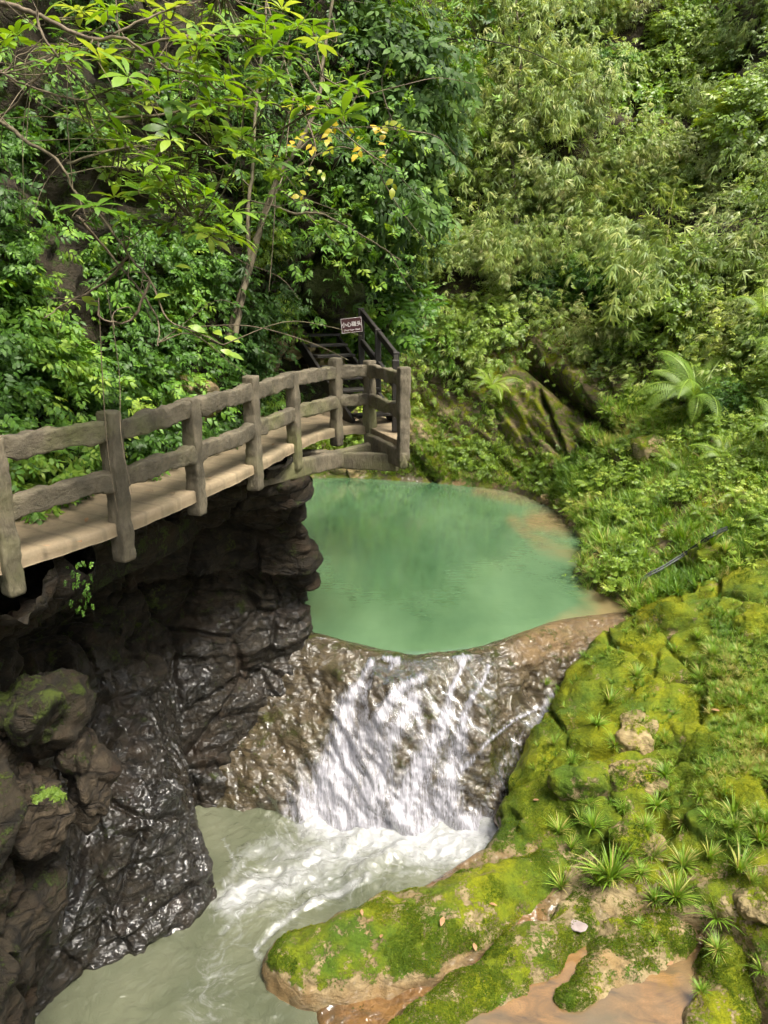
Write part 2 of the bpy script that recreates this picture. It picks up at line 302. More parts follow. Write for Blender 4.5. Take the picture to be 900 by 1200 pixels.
# --- right bank and far slope, one continuous strip round the pools
rows = [
 [(-.2, 2.2, -.5), (0.2, 2.2, .12), (1.2, 2.2, .12), (2.4, 2.3, .15), (3.6, 2.4, .6), (5, 2.6, 1.6), (8, 3, 4), (13, 4, 9)],
 [(-.3, 5, -.5), (-.1, 5, .12), (1, 5, .12), (2.3, 5, .14), (3.5, 5.1, .3), (4.8, 5.2, 1.1), (8, 5.5, 4), (13, 6, 9)],
 [(-.9, 6.4, -.5), (-.7, 6.4, .06), (.8, 6.3, .14), (2.2, 6.3, .16), (3.4, 6.4, .35), (4.7, 6.5, 1.2), (8, 7, 3.8), (13, 7.5, 9)],
 [(-1.0, 7.2, -.5), (-.8, 7.2, .08), (.6, 7.1, .18), (2, 7.1, .24), (3.1, 7.2, .55), (4.5, 7.4, 1.3), (8, 8, 3.8), (13, 9, 9)],
 [(.2, 8.1, -.5), (.4, 8.0, .2), (1.4, 8, .36), (2.4, 8, .55), (3.3, 8.1, .95), (4.6, 8.2, 1.55), (8, 9, 3.9), (13, 10, 9)],
 [(1.45, 8.9, -.5), (1.6, 8.9, .35), (2.1, 8.9, .75), (2.8, 8.9, 1.0), (3.7, 9, 1.35), (5, 9.2, 1.9), (8.2, 10, 4), (13, 11, 9)],
 [(1.9, 9.9, -.3), (2.1, 9.9, .6), (2.5, 9.9, 1.1), (3.2, 9.9, 1.45), (4.2, 10, 1.75), (5.5, 10.2, 2.25), (8.5, 11, 4.2), (13, 12.5, 9)],
 [(2.5, 10.9, .3), (2.75, 10.8, 1.2), (3.2, 10.8, 1.6), (3.9, 10.9, 1.9), (4.9, 11, 2.2), (6.2, 11.3, 2.75), (9, 12, 4.6), (13.5, 14, 9.5)],
 [(3.6, 12, 1.2), (3.9, 11.9, 1.95), (4.4, 11.9, 2.25), (5.1, 12, 2.5), (6, 12.2, 2.8), (7.2, 12.5, 3.4), (9.6, 13.5, 5), (14, 15.5, 10)],
 [(4.6, 13.2, 1.5), (4.8, 13.2, 2.12), (5.3, 13.2, 2.4), (6, 13.3, 2.7), (6.8, 13.6, 3.15), (7.8, 14.2, 3.9), (10.5, 15.5, 6), (15, 18, 12)],
 [(4.0, 14.4, 1.5), (4.3, 14.4, 2.2), (4.9, 14.5, 2.6), (5.8, 14.7, 3.1), (6.8, 15.1, 3.8), (8.2, 16, 4.8), (11, 17.5, 7.5), (16, 21, 15)],
 [(4.6, 16.6, 1.5), (4.9, 16.6, 2.2), (5.4, 16.8, 2.8), (6.2, 17.1, 3.4), (7.2, 17.6, 4.2), (8.6, 18.6, 5.6), (11.5, 20.5, 9.5), (17, 25, 19)],
 [(4.6, 18.3, 1.5), (4.85, 18.4, 2.1), (5.3, 18.8, 2.7), (5.9, 19.5, 3.5), (6.8, 20.4, 4.8), (8.2, 21.6, 7), (11, 24, 11.5), (17, 30, 23)],
 [(4.6, 19.6, 1.5), (4.8, 19.8, 2.1), (5.1, 20.3, 2.6), (5.6, 21.3, 3.5), (6.3, 22.6, 5), (7.6, 24.3, 7.5), (10.5, 27.5, 13), (16, 35, 26)],
 [(3.8, 21.3, 1.5), (3.9, 21.6, 2.1), (4.1, 21.9, 2.5), (4.4, 22.8, 3.4), (4.9, 24, 5), (5.8, 25.8, 7.8), (8, 29, 13.5), (12, 37, 27)],
 [(2.4, 22, 1.5), (2.4, 22.4, 2.1), (2.45, 22.8, 2.6), (2.5, 23.6, 3.6), (2.6, 24.5, 5.2), (2.8, 26, 8), (3.5, 29.5, 14), (5, 38, 28)],
 [(.8, 22.5, 1.5), (.8, 22.9, 2.1), (.7, 23.3, 2.6), (.6, 24, 3.6), (.5, 24.8, 5.2), (.4, 26.3, 8), (.2, 29.5, 14), (0, 38, 28)],
 [(-1.5, 23, 1.5), (-1.5, 23.4, 2.1), (-1.7, 23.9, 2.6), (-2, 24.5, 3.6), (-2.3, 25.2, 5.2), (-2.8, 26.6, 8), (-4, 30, 14), (-6, 38, 28)],
 [(-4.5, 22.5, 1.5), (-4.6, 22.9, 2.1), (-5, 23.3, 2.6), (-5.5, 24, 3.6), (-6.2, 24.6, 5), (-7, 25.5, 8), (-9, 28, 14), (-13, 34, 28)]]
P = loft(rows, [20, 34, 34, 40, 40, 40, 40, 40, 40, 34, 34, 30, 30, 30, 30, 26, 26, 20], [10, 26, 36, 36, 44, 50, 44])
ppx, ppy, _ = proj(P); inp = (P[..., 1] < 9) * sst(1075, 1100, ppy + .0 * ppx + np.clip(ppx - 740, 0, 99) * .2) * sst(560, 600, ppx + .9 * (ppy - 1120)) * sst(905, 860, ppx - (ppy - 1150) * .5)
P[..., 2] = P[..., 2] * (1 - inp) + np.minimum(P[..., 2], .12) * inp; nr = gnormal(P)
if nr[120, 100, 2] < 0: nr = -nr
px, py, dd = proj(P)
y = P[..., 1]; x = P[..., 0]; z = P[..., 2]
rockzone = sst(7.6, 8.6, y + .4 * (x - 3)) * sst(14.2, 13, y) * sst(9.5, 7.5, x)         # mossy boulders of the near bank
far = sst(17, 20, y)
f1, f2, idn = worley(P * np.array([1, 1, 1.2]) + .25 * np.stack([fbm(P, .9, 2, 1), fbm(P, .9, 2, 2), fbm(P, .9, 2, 3)], -1), (.7), 5.)
crack = np.exp(-((f2 - f1) / .045) ** 2)
d = rockzone * (.16 * (.55 - f1) - .15 * crack + .10 * fbm(P, .9, 3, 12) + .14 * strata(P, (.35, .75, .3), .8, 17, .08) + .07 * strata(P, (.6, -.5, .6), 2.2, 19, .12) + .03 * fbm(P, 4, 3, 15))
lowz = (1 - rockzone) * (1 - far)
d += lowz * sst(.25, 1.2, z) * (.22 * fbm(P, .8, 4, 25) + .05 * fbm(P, 4, 3, 26)) + lowz * .02 * fbm(P, 3, 3, 27)
sd2 = np.array([.62, -.1, .78]); Q = P + (P @ sd2)[..., None] * sd2 * 2.6
rockface = far * sst(9, 6.5, z)
d += far * (.5 * fbm(P, .3, 3, 31)) * sst(2.4, 4, z) + rockface * sst(2.2, 2.8, z) * (.16 * (ridged(Q, .42, 5, 6) - .5) + .5 * strata(P, (.62, -.15, .78), 1.1, 41, .12) + .2 * strata(P, (.62, -.15, .78), 3.3, 43, .15))
d += sst(6, 10, z) * 1.3 * fbm(P, .33, 2, 61)
# long dark cleft under the leaning slab of the far wall
def band(px, py, A, B):
    A = np.array(A, float); B = np.array(B, float); L = np.linalg.norm(B - A); t = (B - A) / L; n = np.array([-t[1], t[0]])
    s = (px - A[0]) * t[0] + (py - A[1]) * t[1]; h = (px - A[0]) * n[0] + (py - A[1]) * n[1]
    return s / L, h
s, h = band(px, py, (606, 424), (727, 516))
on = sst(-.05, .12, s) * sst(1.04, .95, s) * (y > 17)
d += on * (-1.1 * np.exp(-((h + 1) / 7.) ** 2) + .40 * np.exp(-((h + 22) / 11.) ** 2) + .18 * np.exp(-((h - 17) / 7.) ** 2))
for A, B, w in (((640, 468), (668, 540), 3.), ((668, 510), (735, 560), 3.5), ((560, 520), (610, 560), 3.5), ((470, 520), (512, 565), 4.), ((620, 500), (690, 560), 3.)):
    s, h = band(px, py, A, B); d += (y > 17) * sst(-.05, .15, s) * sst(1.05, .85, s) * (-.45 * np.exp(-(h / w) ** 2) + .12 * np.exp(-((h + 9) / 5.) ** 2))
P2 = P + nr * d[..., None]
mossn = fbm(P, .7, 3, 77)
moss = .2 + .62 * rockzone + .35 * (1 - far) * sst(.4, 1, z) + .35 * rockface - .6 * rockzone * crack * 0 + .25 * (nr[..., 2] - .5) + .15 * mossn
moss = np.where(z < .33, moss * .3, moss)
clay = sst(.5, .28, z + .1 * fbm(P, 2, 2, 91)) * (y < 9.5)
clay = np.maximum(clay, .6 * sst(2.35, 2.1, z) * (y > 12) * (x > 2))
wet = np.clip(sst(.6, .3, z) * (y < 10) * .9 + sst(2.35, 2.05, z) * (y > 12) * .7, 0, 1)
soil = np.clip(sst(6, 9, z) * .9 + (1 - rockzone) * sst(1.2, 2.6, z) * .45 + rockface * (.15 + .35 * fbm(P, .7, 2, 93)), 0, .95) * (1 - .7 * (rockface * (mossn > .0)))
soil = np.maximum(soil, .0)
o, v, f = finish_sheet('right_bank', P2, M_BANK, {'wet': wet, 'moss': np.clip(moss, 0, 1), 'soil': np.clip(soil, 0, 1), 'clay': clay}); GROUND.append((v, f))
BANK = (v, f); BROCK = rockzone.ravel()
# --- rock weir between the two pools
lip = [(-2.6, 11.9), (-1.2, 11.75), (-.25, 11.45), (.38, 11.2), (1.0, 11.3), (1.6, 11.45), (2.3, 11.85), (3.1, 12.35), (3.9, 12.7), (5.2, 13.0)]
base = [(-2.7, 10.1), (-1.7, 9.9), (-.6, 9.65), (.1, 9.5), (.7, 9.55), (1.2, 9.6), (1.7, 9.8), (2.2, 10.1), (2.9, 10.8), (4.3, 12)]
lz = [2.35, 2.2, 2.03, 1.985, 1.99, 1.985, 2.05, 2.09, 2.03, 2.1]
rows = []
for (lx, ly), (bx, by), zz in zip(lip, base, lz):
    rows.append([(lx, ly + 1.6, 1.2), (lx, ly + .5, 1.85), (lx, ly, zz), (lx + (bx - lx) * .12, ly + (by - ly) * .16, zz - .1), (lx + (bx - lx) * .3, ly + (by - ly) * .36, 1.6),
                 (lx + (bx - lx) * .6, ly + (by - ly) * .66, .95), (bx, by, .1), (bx, by - .25, -.5)])
P = loft(rows, [22, 26, 26, 26, 26, 26, 26, 26, 20], [6, 16, 12, 22, 34, 40, 10]); nr = gnormal(P)
if nr[80, 90, 2] < 0: nr = -nr
sd3 = np.array([.75, .1, .6]); Q = P + (P @ sd3)[..., None] * sd3 * 1.8
dn = sst(1.99, 1.7, P[..., 2])
d = dn * (.08 * (ridged(Q, .8, 4, 9) - .55) + .13 * strata(P, (.8, .1, .6), 1.8, 71, .15) + .05 * strata(P, (.8, .1, .6), 6, 73, .2) + .10 * fbm(P, 1.0, 2, 8)) + .03 * fbm(P, 6, 3, 3) * dn + .012 * fbm(P, 2, 3, 3)
px, py, dd = proj(P)
# smooth boulders that split the water
for bx, by, bw, bh, amp in ((463, 860, 22, 42, .16), (560, 850, 38, 50, .2), (440, 835, 18, 28, .14), (575, 905, 40, 40, .12), (505, 790, 24, 12, .05)):
    e = ((px - bx) / bw) ** 2 + ((py - by) / bh) ** 2; d += amp * np.exp(-e * 1.2)
for A, B in (((541, 780), (532, 900)), ((430, 790), (400, 900)), ((500, 800), (430, 920))):
    s, h = band(px, py, A, B); d -= sst(-.1, .1, s) * sst(1.1, .9, s) * .07 * np.exp(-(h / 9) ** 2) * dn
WP = P + nr * d[..., None]
ra = sst(1.9, 2.6, P[..., 0]) * sst(1.5, 1.9, P[..., 2])
o, v, f = finish_sheet('rock_weir', WP, M_WEIR, {'wet': .95 - .6 * ra, 'moss': .14 + .18 * (fbm(P, 1.1, 2, 4) > .1), 'soil': zero(P), 'clay': .25 * ra}); GROUND.append((v, f))
WNR = nr; WPX = proj(WP)
# --- flowing water over the weir
def polyd(px, py, pts):
    """distance to a polyline, with the width interpolated along it"""
    best = np.full(px.shape, 1e9)
    for (x0, y0, w0), (x1, y1, w1) in zip(pts[:-1], pts[1:]):
        vx, vy = x1 - x0, y1 - y0; L = vx * vx + vy * vy
        t = np.clip(((px - x0) * vx + (py - y0) * vy) / L, 0, 1)
        q = np.hypot(px - x0 - t * vx, py - y0 - t * vy) / (w0 + (w1 - w0) * t); best = np.minimum(best, q)
    return best
streams = [([(436, 776, 3), (424, 800, 5), (408, 822, 9), (404, 850, 10), (396, 885, 15), (384, 925, 24), (372, 955, 30)], 1.),
 ([(494, 796, 5), (478, 803, 5), (463, 815, 6), (444, 846, 9), (420, 880, 17), (400, 920, 28), (392, 955, 34)], 1.),
 ([(486, 818, 8), (478, 836, 9), (452, 868, 12), (443, 900, 17), (436, 935, 26), (430, 965, 34)], .95),
 ([(486, 825, 6), (492, 850, 6), (492, 880, 8), (486, 910, 15), (480, 960, 26)], .6),
 ([(540, 786, 2.5), (527, 812, 4), (523, 838, 7), (508, 870, 10), (492, 905, 15), (476, 940, 26), (470, 968, 34)], 1.),
 ([(572, 782, 2.5), (565, 800, 3), (548, 826, 4), (541, 854, 7), (535, 883, 9), (524, 918, 13), (515, 962, 26)], .9),
 ([(555, 890, 2.5), (533, 905, 6), (515, 935, 14), (505, 965, 24)], .9),
 ([(645, 818, 5), (640, 835, 6), (631, 862, 8), (622, 888, 9), (612, 915, 11), (600, 955, 16)], 1.),
 ([(640, 826, 2.2), (605, 842, 2), (572, 868, 2.5), (548, 895, 3)], .75), ([(635, 840, 8), (615, 865, 10), (590, 900, 12), (580, 950, 14)], .38),
 ([(372, 960, 12), (430, 972, 16), (520, 970, 15), (600, 962, 12)], 1.), ([(452, 773, 3.), (464, 776, 5)], .95), ([(464, 776, 5), (458, 786, 2)], .8),
 ([(535, 773, 4.), (548, 773, 4.)], .9), ([(541, 775, 6), (541, 786, 2)], .9), ([(395, 850, 8), (378, 900, 12), (362, 940, 12)], .55)]
px, py, dd = WPX
foam = np.zeros(px.shape)
for pts, a in streams: foam = np.maximum(foam, a * np.exp(-polyd(px, py, [(x_, y_, w_ * (1.18 if w_ > 4 else 1.)) for x_, y_, w_ in pts]) ** 2 * .8))
foam = np.maximum(foam, .13 * sst(395, 425, px) * sst(600, 570, px) * sst(764, 780, py))
foam = np.maximum(foam, .33 * sst(372, 400, px + (py - 850) * .25) * sst(560, 520, px) * sst(835, 905, py))
foam = np.maximum(foam, .5 * sst(350, 372, px) * sst(612, 590, px) * sst(930, 962, py))
WF = WP + WNR * (.02 + .035 * foam + .03 * foam * fbm(WP * np.array([3.5, 1, 1.2]), 2.0, 3, 7))[..., None]
m, nt, o = newmat('falling_water'); q = N(nt); p = q.pos(); fo = q.attr('foam'); ac = q.attr('across'); dn_ = q.attr('down')
cv = q.n('ShaderNodeCombineXYZ'); q.l(ac, cv.inputs[0]); q.l(dn_, cv.inputs[1])
n1 = q.noise(1., 5, .65, q.mapv(cv.outputs[0], (10, 1.7, 1)), .5); n2 = q.noise(1., 4, .75, q.mapv(cv.outputs[0], (34, 6, 1)), .5)
k = q.math('ADD', q.math('MULTIPLY', fo, 1.15), q.math('MULTIPLY', q.math('SUBTRACT', n1, .5), 1.9)); k = q.math('ADD', k, q.math('MULTIPLY', q.math('SUBTRACT', n2, .5), 1.5))
mask = q.math('MULTIPLY', q.mr(k, .28, 1.4, 0, .92), q.mr(fo, .06, .3))
bm = q.bump(n2, .45, .04); bm = q.bump(n1, .5, .06, bm)
wh = q.bsdf(q.mix(q.mr(n2, .35, .65), (.24, .237, .265), (.41, .405, .445)), .35, .5, bm, Transmission_Weight=.0)
film = q.n('ShaderNodeBsdfGlossy'); film.inputs['Roughness'].default_value = .12; q.l(bm, film.inputs['Normal'])
tr = q.n('ShaderNodeBsdfTransparent')
fr = q.n('ShaderNodeFresnel'); fr.inputs['IOR'].default_value = 1.33; q.l(bm, fr.inputs['Normal'])
mx0 = q.n('ShaderNodeMixShader'); q.l(q.math('MULTIPLY', fr.outputs[0], q.mr(fo, 0.02, .15)), mx0.inputs[0]); q.l(tr.outputs[0], mx0.inputs[1]); q.l(film.outputs[0], mx0.inputs[2])
mx = q.n('ShaderNodeMixShader'); q.l(mask, mx.inputs[0]); q.l(mx0.outputs[0], mx.inputs[1]); q.l(wh, mx.inputs[2]); q.l(mx.outputs[0], o.inputs[0])
nu, nv = WF.shape[:2]
arc = np.cumsum(np.concatenate([np.zeros((nu, 1)), np.linalg.norm(np.diff(WP, axis=1), axis=-1)], 1), 1)
acr = WP[..., 0] * .9 + .12 * WP[..., 1]
ob = mesh('waterfall', WF.reshape(-1, 3), gridf(nu, nv), m, {'foam': foam.ravel(), 'across': acr.ravel(), 'down': arc.ravel()}); tag(ob, kind='structure')
# --- lower stream
xs = np.linspace(-7, 5, 420); ys = np.concatenate([np.linspace(0, 5.5, 30, endpoint=False), np.linspace(5.5, 10.8, 330)])
X, Y = np.meshgrid(xs, ys, indexing='ij'); P = np.stack([X, Y, 0 * X], -1); px, py, dd = proj(P)
foam = np.zeros(px.shape)
for pts, a in [([(370, 965, 30), (450, 985, 34), (540, 985, 34), (600, 968, 22)], 1.1), ([(450, 985, 36), (400, 1005, 40), (330, 1030, 34), (270, 1060, 22)], .85),
   ([(560, 990, 20), (520, 1010, 14), (470, 1025, 8)], .5), ([(340, 985, 20), (290, 1005, 12), (262, 1040, 6)], .6), ([(300, 1030, 10), (285, 1065, 6), (260, 1095, 5)], .5),
   ([(430, 1030, 8), (350, 1068, 5), (315, 1095, 4), (300, 1115, 3)], .8), ([(300, 1075, 22), (260, 1130, 30), (240, 1185, 35)], .30), ([(390, 1030, 24), (330, 1070, 26)], .42), ([(300, 1115, 5), (318, 1150, 4), (345, 1180, 6)], .4),
   ([(262, 985, 3), (275, 1010, 3), (272, 1050, 3)], .65)]:
    foam = np.maximum(foam, a * np.exp(-polyd(px, py, pts) ** 2 * .8))
turb = sst(.15, .9, foam) + .12
P[..., 2] = .02 + .09 * turb * fbm(P, 2.2, 4, 3) + .012 * fbm(P, 6, 2, 8)
m, nt, o = newmat('stream_water'); q = N(nt); p = q.pos(); fo = q.attr('foam')
wv = q.n('ShaderNodeVectorMath', operation='ADD'); ns = q.n('ShaderNodeTexNoise'); ns.inputs['Scale'].default_value = 1.3; ns.inputs['Detail'].default_value = 2
sc_ = q.n('ShaderNodeVectorMath', operation='SCALE'); q.l(ns.outputs['Color'], sc_.inputs[0]); sc_.inputs['Scale'].default_value = 1.1; q.l(p, ns.inputs['Vector']); q.l(p, wv.inputs[0]); q.l(sc_.outputs[0], wv.inputs[1])
n1 = q.noise(1.8, 6, .68, q.mapv(wv.outputs[0], (1, 1.9, 1), (0, 0, .5))); n2 = q.noise(11, 5, .7, wv.outputs[0])
vo = q.vor(3.2, 'DISTANCE_TO_EDGE', wv.outputs[0]); lace = q.mr(vo, 0, .10, 1, 0)
k = q.math('ADD', q.math('MULTIPLY', fo, 1.5), q.math('MULTIPLY', q.math('SUBTRACT', n1, .5), 2.2)); k = q.math('ADD', k, q.math('MULTIPLY', q.math('SUBTRACT', n2, .5), 1.0))
mask = q.mr(k, .5, 2.0, 0, .92)
m2 = q.math('MULTIPLY', q.math('MULTIPLY', lace, q.mr(fo, .12, .5)), q.mr(n2, .42, .6, 0, .6)); mask = q.math('MAXIMUM', mask, m2)
wc = q.mix(q.mr(q.noise(.7, 3, .5, p), .35, .65), (.07, .078, .048), (.12, .125, .082)); 
bm = q.bump(n2, .35, .04); bm = q.bump(q.noise(5, 4, .6, wv.outputs[0]), .4, .06, bm)
col = q.mix(mask, wc, (.34, .345, .36)); rg = q.mr(mask, 0, 1, .06, .5)
q.l(q.bsdf(col, rg, .6, bm), o.inputs[0])
ob = mesh('stream_water', P.reshape(-1, 3), gridf(*P.shape[:2]), m, {'foam': foam.ravel()}); tag(ob, kind='structure')
# --- upper pool
xs = np.linspace(-8, 7, 260); ys = np.linspace(10.6, 25.5, 240)
X, Y = np.meshgrid(xs, ys, indexing='ij'); px, py, dd = proj(np.stack([X, Y, 0 * X + 2], -1))
lipy = np.interp(X, [a for a, b in lip], [b for a, b in lip]); dl = Y - lipy
Z = 2.02 - .10 * np.exp(-(np.clip(dl, -.3, 9) / .3))
sh = np.zeros(px.shape)
for pts, a in [([(700, 585, 10), (660, 610, 18), (625, 612, 12)], .9), ([(600, 610, 8), (640, 640, 12), (700, 665, 8)], .55), ([(712, 690, 24), (735, 725, 48)], 1.), ([(640, 735, 5), (680, 722, 12), (735, 715, 24)], .6),
   ([(430, 768, 6), (520, 774, 5), (600, 752, 6)], .5), ([(560, 575, 8), (660, 592, 12)], .6)]:
    sh = np.maximum(sh, a * np.exp(-polyd(px, py, pts) ** 2 * .7))
m, nt, o = newmat('pool_water'); q = N(nt); p = q.pos(); s_ = q.attr('shallow')
n1 = q.noise(.3, 5, .6, q.mapv(p, (1, .5, 1))); wc = q.mix(q.mr(n1, .38, .62), (.036, .08, .036), (.082, .145, .074))
s2 = q.math('ADD', s_, q.math('MULTIPLY', q.math('SUBTRACT', q.noise(1.6, 5, .65, q.mapv(p, (1, 2, 1))), .5), q.mr(s_, .05, .4, 0, .9)), 0)
wc = q.mix(q.mr(s2, .15, .85, 0, .9), wc, q.mix(q.noise(2.5, 5, .6, p), (.10, .075, .035), (.22, .16, .08)))
bm = q.bump(q.noise(3.5, 3, .5, q.mapv(p, (1, 2.2, 1))), .12, .03); bm = q.bump(q.noise(14, 2, .5, q.mapv(p, (1, 2.5, 1))), .08, .01, bm)
q.l(q.bsdf(wc, .03, .95, bm), o.inputs[0])
pf = gridf(260, 240); pf = pf[(dl.ravel()[pf] > -.12).all(1)]
ob = mesh('pool_water', np.stack([X, Y, Z], -1).reshape(-1, 3), pf, m, {'shallow': sh.ravel()}); tag(ob, kind='structure')
# --- bed under everything
xs = np.linspace(-60, 60, 60); X, Y = np.meshgrid(xs, np.linspace(-40, 80, 60), indexing='ij'); Z = -.7 + .1 * fbm(np.stack([X, Y, 0 * X], -1), .1, 2)
ob = mesh('ground', np.stack([X, Y, Z], -1).reshape(-1, 3), gridf(60, 60), M_CLIFF, {'wet': 0 * X.ravel(), 'moss': 0 * X.ravel() + .3, 'soil': 0 * X.ravel() + .8, 'clay': 0 * X.ravel()}); tag(ob, kind='structure')
for nm, rows_ in (('left_hillside', [[(-4.6 - k * .3, 1 - k * 4, -1), (-4.8 - k * .3, 1 - k * 4, 4), (-6 - k * .3, .5 - k * 4, 10), (-8 - k * .3, 0 - k * 4, 17), (-12 - k * .3, -k * 4, 26)] for k in range(8)]),  # unseen gorge walls behind the camera, added to shut out low sky light
                  ('right_bank', [[(6, 3 - k * 4, -1), (8, 3 - k * 4, 3.5), (13, 3.5 - k * 4, 9), (18, 3 - k * 4, 16), (26, 3 - k * 4, 24)] for k in range(8)])):
    P = loft(rows_, [8] * 7, [8] * 4); P = P + gnormal(P) * (.6 * fbm(P, .4, 3, 7))[..., None]
    z0 = zero(P).ravel(); tag(mesh(nm, P.reshape(-1, 3), gridf(*P.shape[:2]), M_CLIFF, {'wet': z0, 'moss': z0 + .9, 'soil': z0 + .3, 'clay': z0}), kind='structure')
# --- shallow orange puddle on the slab
m, nt, o = newmat('puddle_water'); q = N(nt); p = q.pos()
pv = q.mapv(p, (1, 2.4, 1), (0, 0, -.75)); n1 = q.noise(1.5, 6, .62, pv, .7); n2 = q.noise(.9, 3, .5, p)
col = q.ramp(n1, [(.34, (.075, .052, .028)), (.47, (.17, .095, .036)), (.58, (.23, .13, .05)), (.68, (.11, .078, .04))])
col = q.mix(q.mr(n2, .48, .66, 0, .8), col, q.mix(q.noise(6, 3, .5, p), (.08, .07, .04), (.13, .11, .07)))
g_ = q.noise(60, 4, .8, p); col = q.mix(q.mr(g_, .42, .62, 0, .5), col, (.11, .075, .04)); col = q.mix(q.mr(q.vor(9), .0, .10, .5, 0), col, (.07, .05, .03))
q.l(q.bsdf(col, .07, .8, q.bump(q.noise(5, 3, .5, p), .08, .03)), o.inputs[0])
pz = .30
pud = [(-.05, 6.0), (.5, 6.3), (1.2, 6.72), (1.9, 7.2), (2.6, 7.7), (3.4, 7.9), (4.3, 7.0), (4.6, 5), (4.6, 2), (.3, 2), (.1, 5)]
V = [(a, b, pz) for a, b in pud]; me = bpy.data.meshes.new('puddle'); me.from_pydata(V, [], [list(range(len(V)))[::-1]]); me.materials.append(m)
ob = bpy.data.objects.new('puddle', me); C.objects.link(ob); tag(ob, kind='structure')

# ------------------------------------------------------------------ rocks
def boulder_mesh(name, mat, seed, dims=(1, 1, 1), rough=.16, moss=.7, wet=0., flat=.0, parent=None, res=64):
    th = np.linspace(0, 2 * np.pi, res * 2, endpoint=False); ph = np.linspace(-np.pi / 2, np.pi / 2, res)
    T, H = np.meshgrid(th, ph, indexing='xy'); e = .75
    cx = np.sign(np.cos(T)) * np.abs(np.cos(T)) ** e; sx = np.sign(np.sin(T)) * np.abs(np.sin(T)) ** e
    ch = np.abs(np.cos(H)) ** e; sh_ = np.sign(np.sin(H)) * np.abs(np.sin(H)) ** e
    P = np.stack([cx * ch, sx * ch, sh_], -1) * np.array(dims)
    n = P / (np.linalg.norm(P, axis=-1, keepdims=True) + 1e-6); s = max(dims)
    rr = np.random.default_rng(seed); pl_ = rr.normal(size=(11, 3)); pl_[:, 2] *= .8; pl_ /= np.linalg.norm(pl_, axis=1)[:, None]; off_ = rr.uniform(.62, .95, 11)
    u_ = P / np.array(dims); rad_ = np.linalg.norm(u_, axis=-1) + 1e-6; uu = u_ / rad_[..., None]; lim = off_ / np.clip(uu @ pl_.T, .05, None)
    k_ = -np.log((np.exp(-9 * lim)).sum(-1) + np.exp(-9 * rad_)) / 9; P = P * (k_ / rad_)[..., None]
    f1, f2, _ = worley(P / s, 1.3, seed * 3.1)
    d = s * rough * (1.2 * fbm(P / s, 1.1, 4, seed * 7.7) + .8 * (.5 - f1)) + .03 * fbm(P, 5, 3, seed)
    P = P + n * d[..., None]
    nn = n[..., 2]
    a = gridf(res, res * 2, True)
    return mesh(name, P.reshape(-1, 3), a, mat, {'wet': np.full(P.shape[:2], wet).ravel(), 'moss': (moss + .3 * (nn - .4)).ravel(), 'soil': 0 * nn.ravel(), 'clay': 0 * nn.ravel()}, parent=parent)
def bvh(parts):
    Vs = []; Fs = []; k = 0
    for v, f in parts: Vs.append(v); Fs.append(f + k); k += len(v)
    return BVHTree.FromPolygons(np.concatenate(Vs).tolist(), np.concatenate(Fs).tolist())
TREE = bvh(GROUND); TREE_R = bvh([BANK])
def hit(px, py, tree=None):
    r = ray(px, py).normalized(); h = (tree or TREE).ray_cast(CAM, r)
    if h[0] is None: return None, None
    n = h[1] if h[1].dot(r) < 0 else -h[1]
    return h[0], n
ROCKV = []
def rock(px, py, w, h, label, mat=M_BANK, seed=1, moss=.8, rz=0., tilt=0., sink=.25, dz=.45, wet=0., rough=.16, group=None, depthk=1.):
    p, n = hit(px, py, TREE_R)
    if p is None: return
    _, _, dep = proj(np.array(p)); sx = w / F * dep / 2; sy = h / F * dep / 2
    o = boulder_mesh('mossy_rock' if moss > .5 else 'rock', mat, seed, (sx, sy * depthk, max(sx, sy) * dz), rough, moss, wet)
    o.location = p + Vector((0, 0, -max(sx, sy) * dz * sink)); o.rotation_euler = (tilt, 0, rz)
    tag(o, label, 'rock', group)
    M = Matrix.Translation(o.location) @ o.rotation_euler.to_matrix().to_4x4(); Mn = np.array(M)
    v = np.empty(len(o.data.vertices) * 3, np.float32); o.data.vertices.foreach_get('co', v); v = v.reshape(-1, 3) @ Mn[:3, :3].T + Mn[:3, 3]
    f = np.empty(len(o.data.polygons) * 4, np.int32); o.data.polygons.foreach_get('vertices', f); ROCKV.append((v, f.reshape(-1, 4)))
    return o
rock(748, 858, 58, 66, 'bare pale tan rock with a pointed top among grass, right of the waterfall', M_PALE, 3, .32, .5, .2, .45, .8, rough=.22)
rock(742, 908, 82, 64, 'rounded bare tan rock sitting just below the pointed pale rock', M_PALE, 5, .38, .2, .15, .5, .7, rough=.2)
rock(678, 915, 84, 60, 'dark green mossy boulder between the white water and the tan rocks', M_BANK, 7, .75, -.2, 0, .3, .7)
rock(745, 980, 90, 60, 'mossy boulder with a bare tan crest beside long grass tufts', M_PALE, 11, .5, .6, 0, .3, .65)
rock(790, 715, 130, 50, 'broad flat mossy boulder at the top of the near bank below the black hose', M_BANK, 15, .85, .2, 0, .55, .4)
rock(895, 728, 90, 80, 'yellow-green mossy wedge of rock at the right edge of the picture', M_BANK, 17, .95, .7, .2, .45, .6)
rock(815, 870, 70, 120, 'tall yellow-green mossy slab right of the pointed tan rock', M_BANK, 23, .95, .15, 0, .5, .5)
rock(850, 655, 100, 55, 'mossy brown and green boulder behind the black hose', M_BANK, 29, .8, .1, 0, .45, .6)
rock(888, 1060, 50, 55, 'tan bare rock at the lower right edge behind a grass tuft', M_PALE, 31, .3, .3, .2, .2, .7)
rock(770, 525, 55, 55, 'tall moss-covered rock standing below the big fern', M_BANK, 33, .6, .1, 0, .3, .9)
rock(880, 570, 60, 40, 'moss-covered rock among small ferns near the right edge', M_BANK, 35, .8, .1, 0, .3, .7)
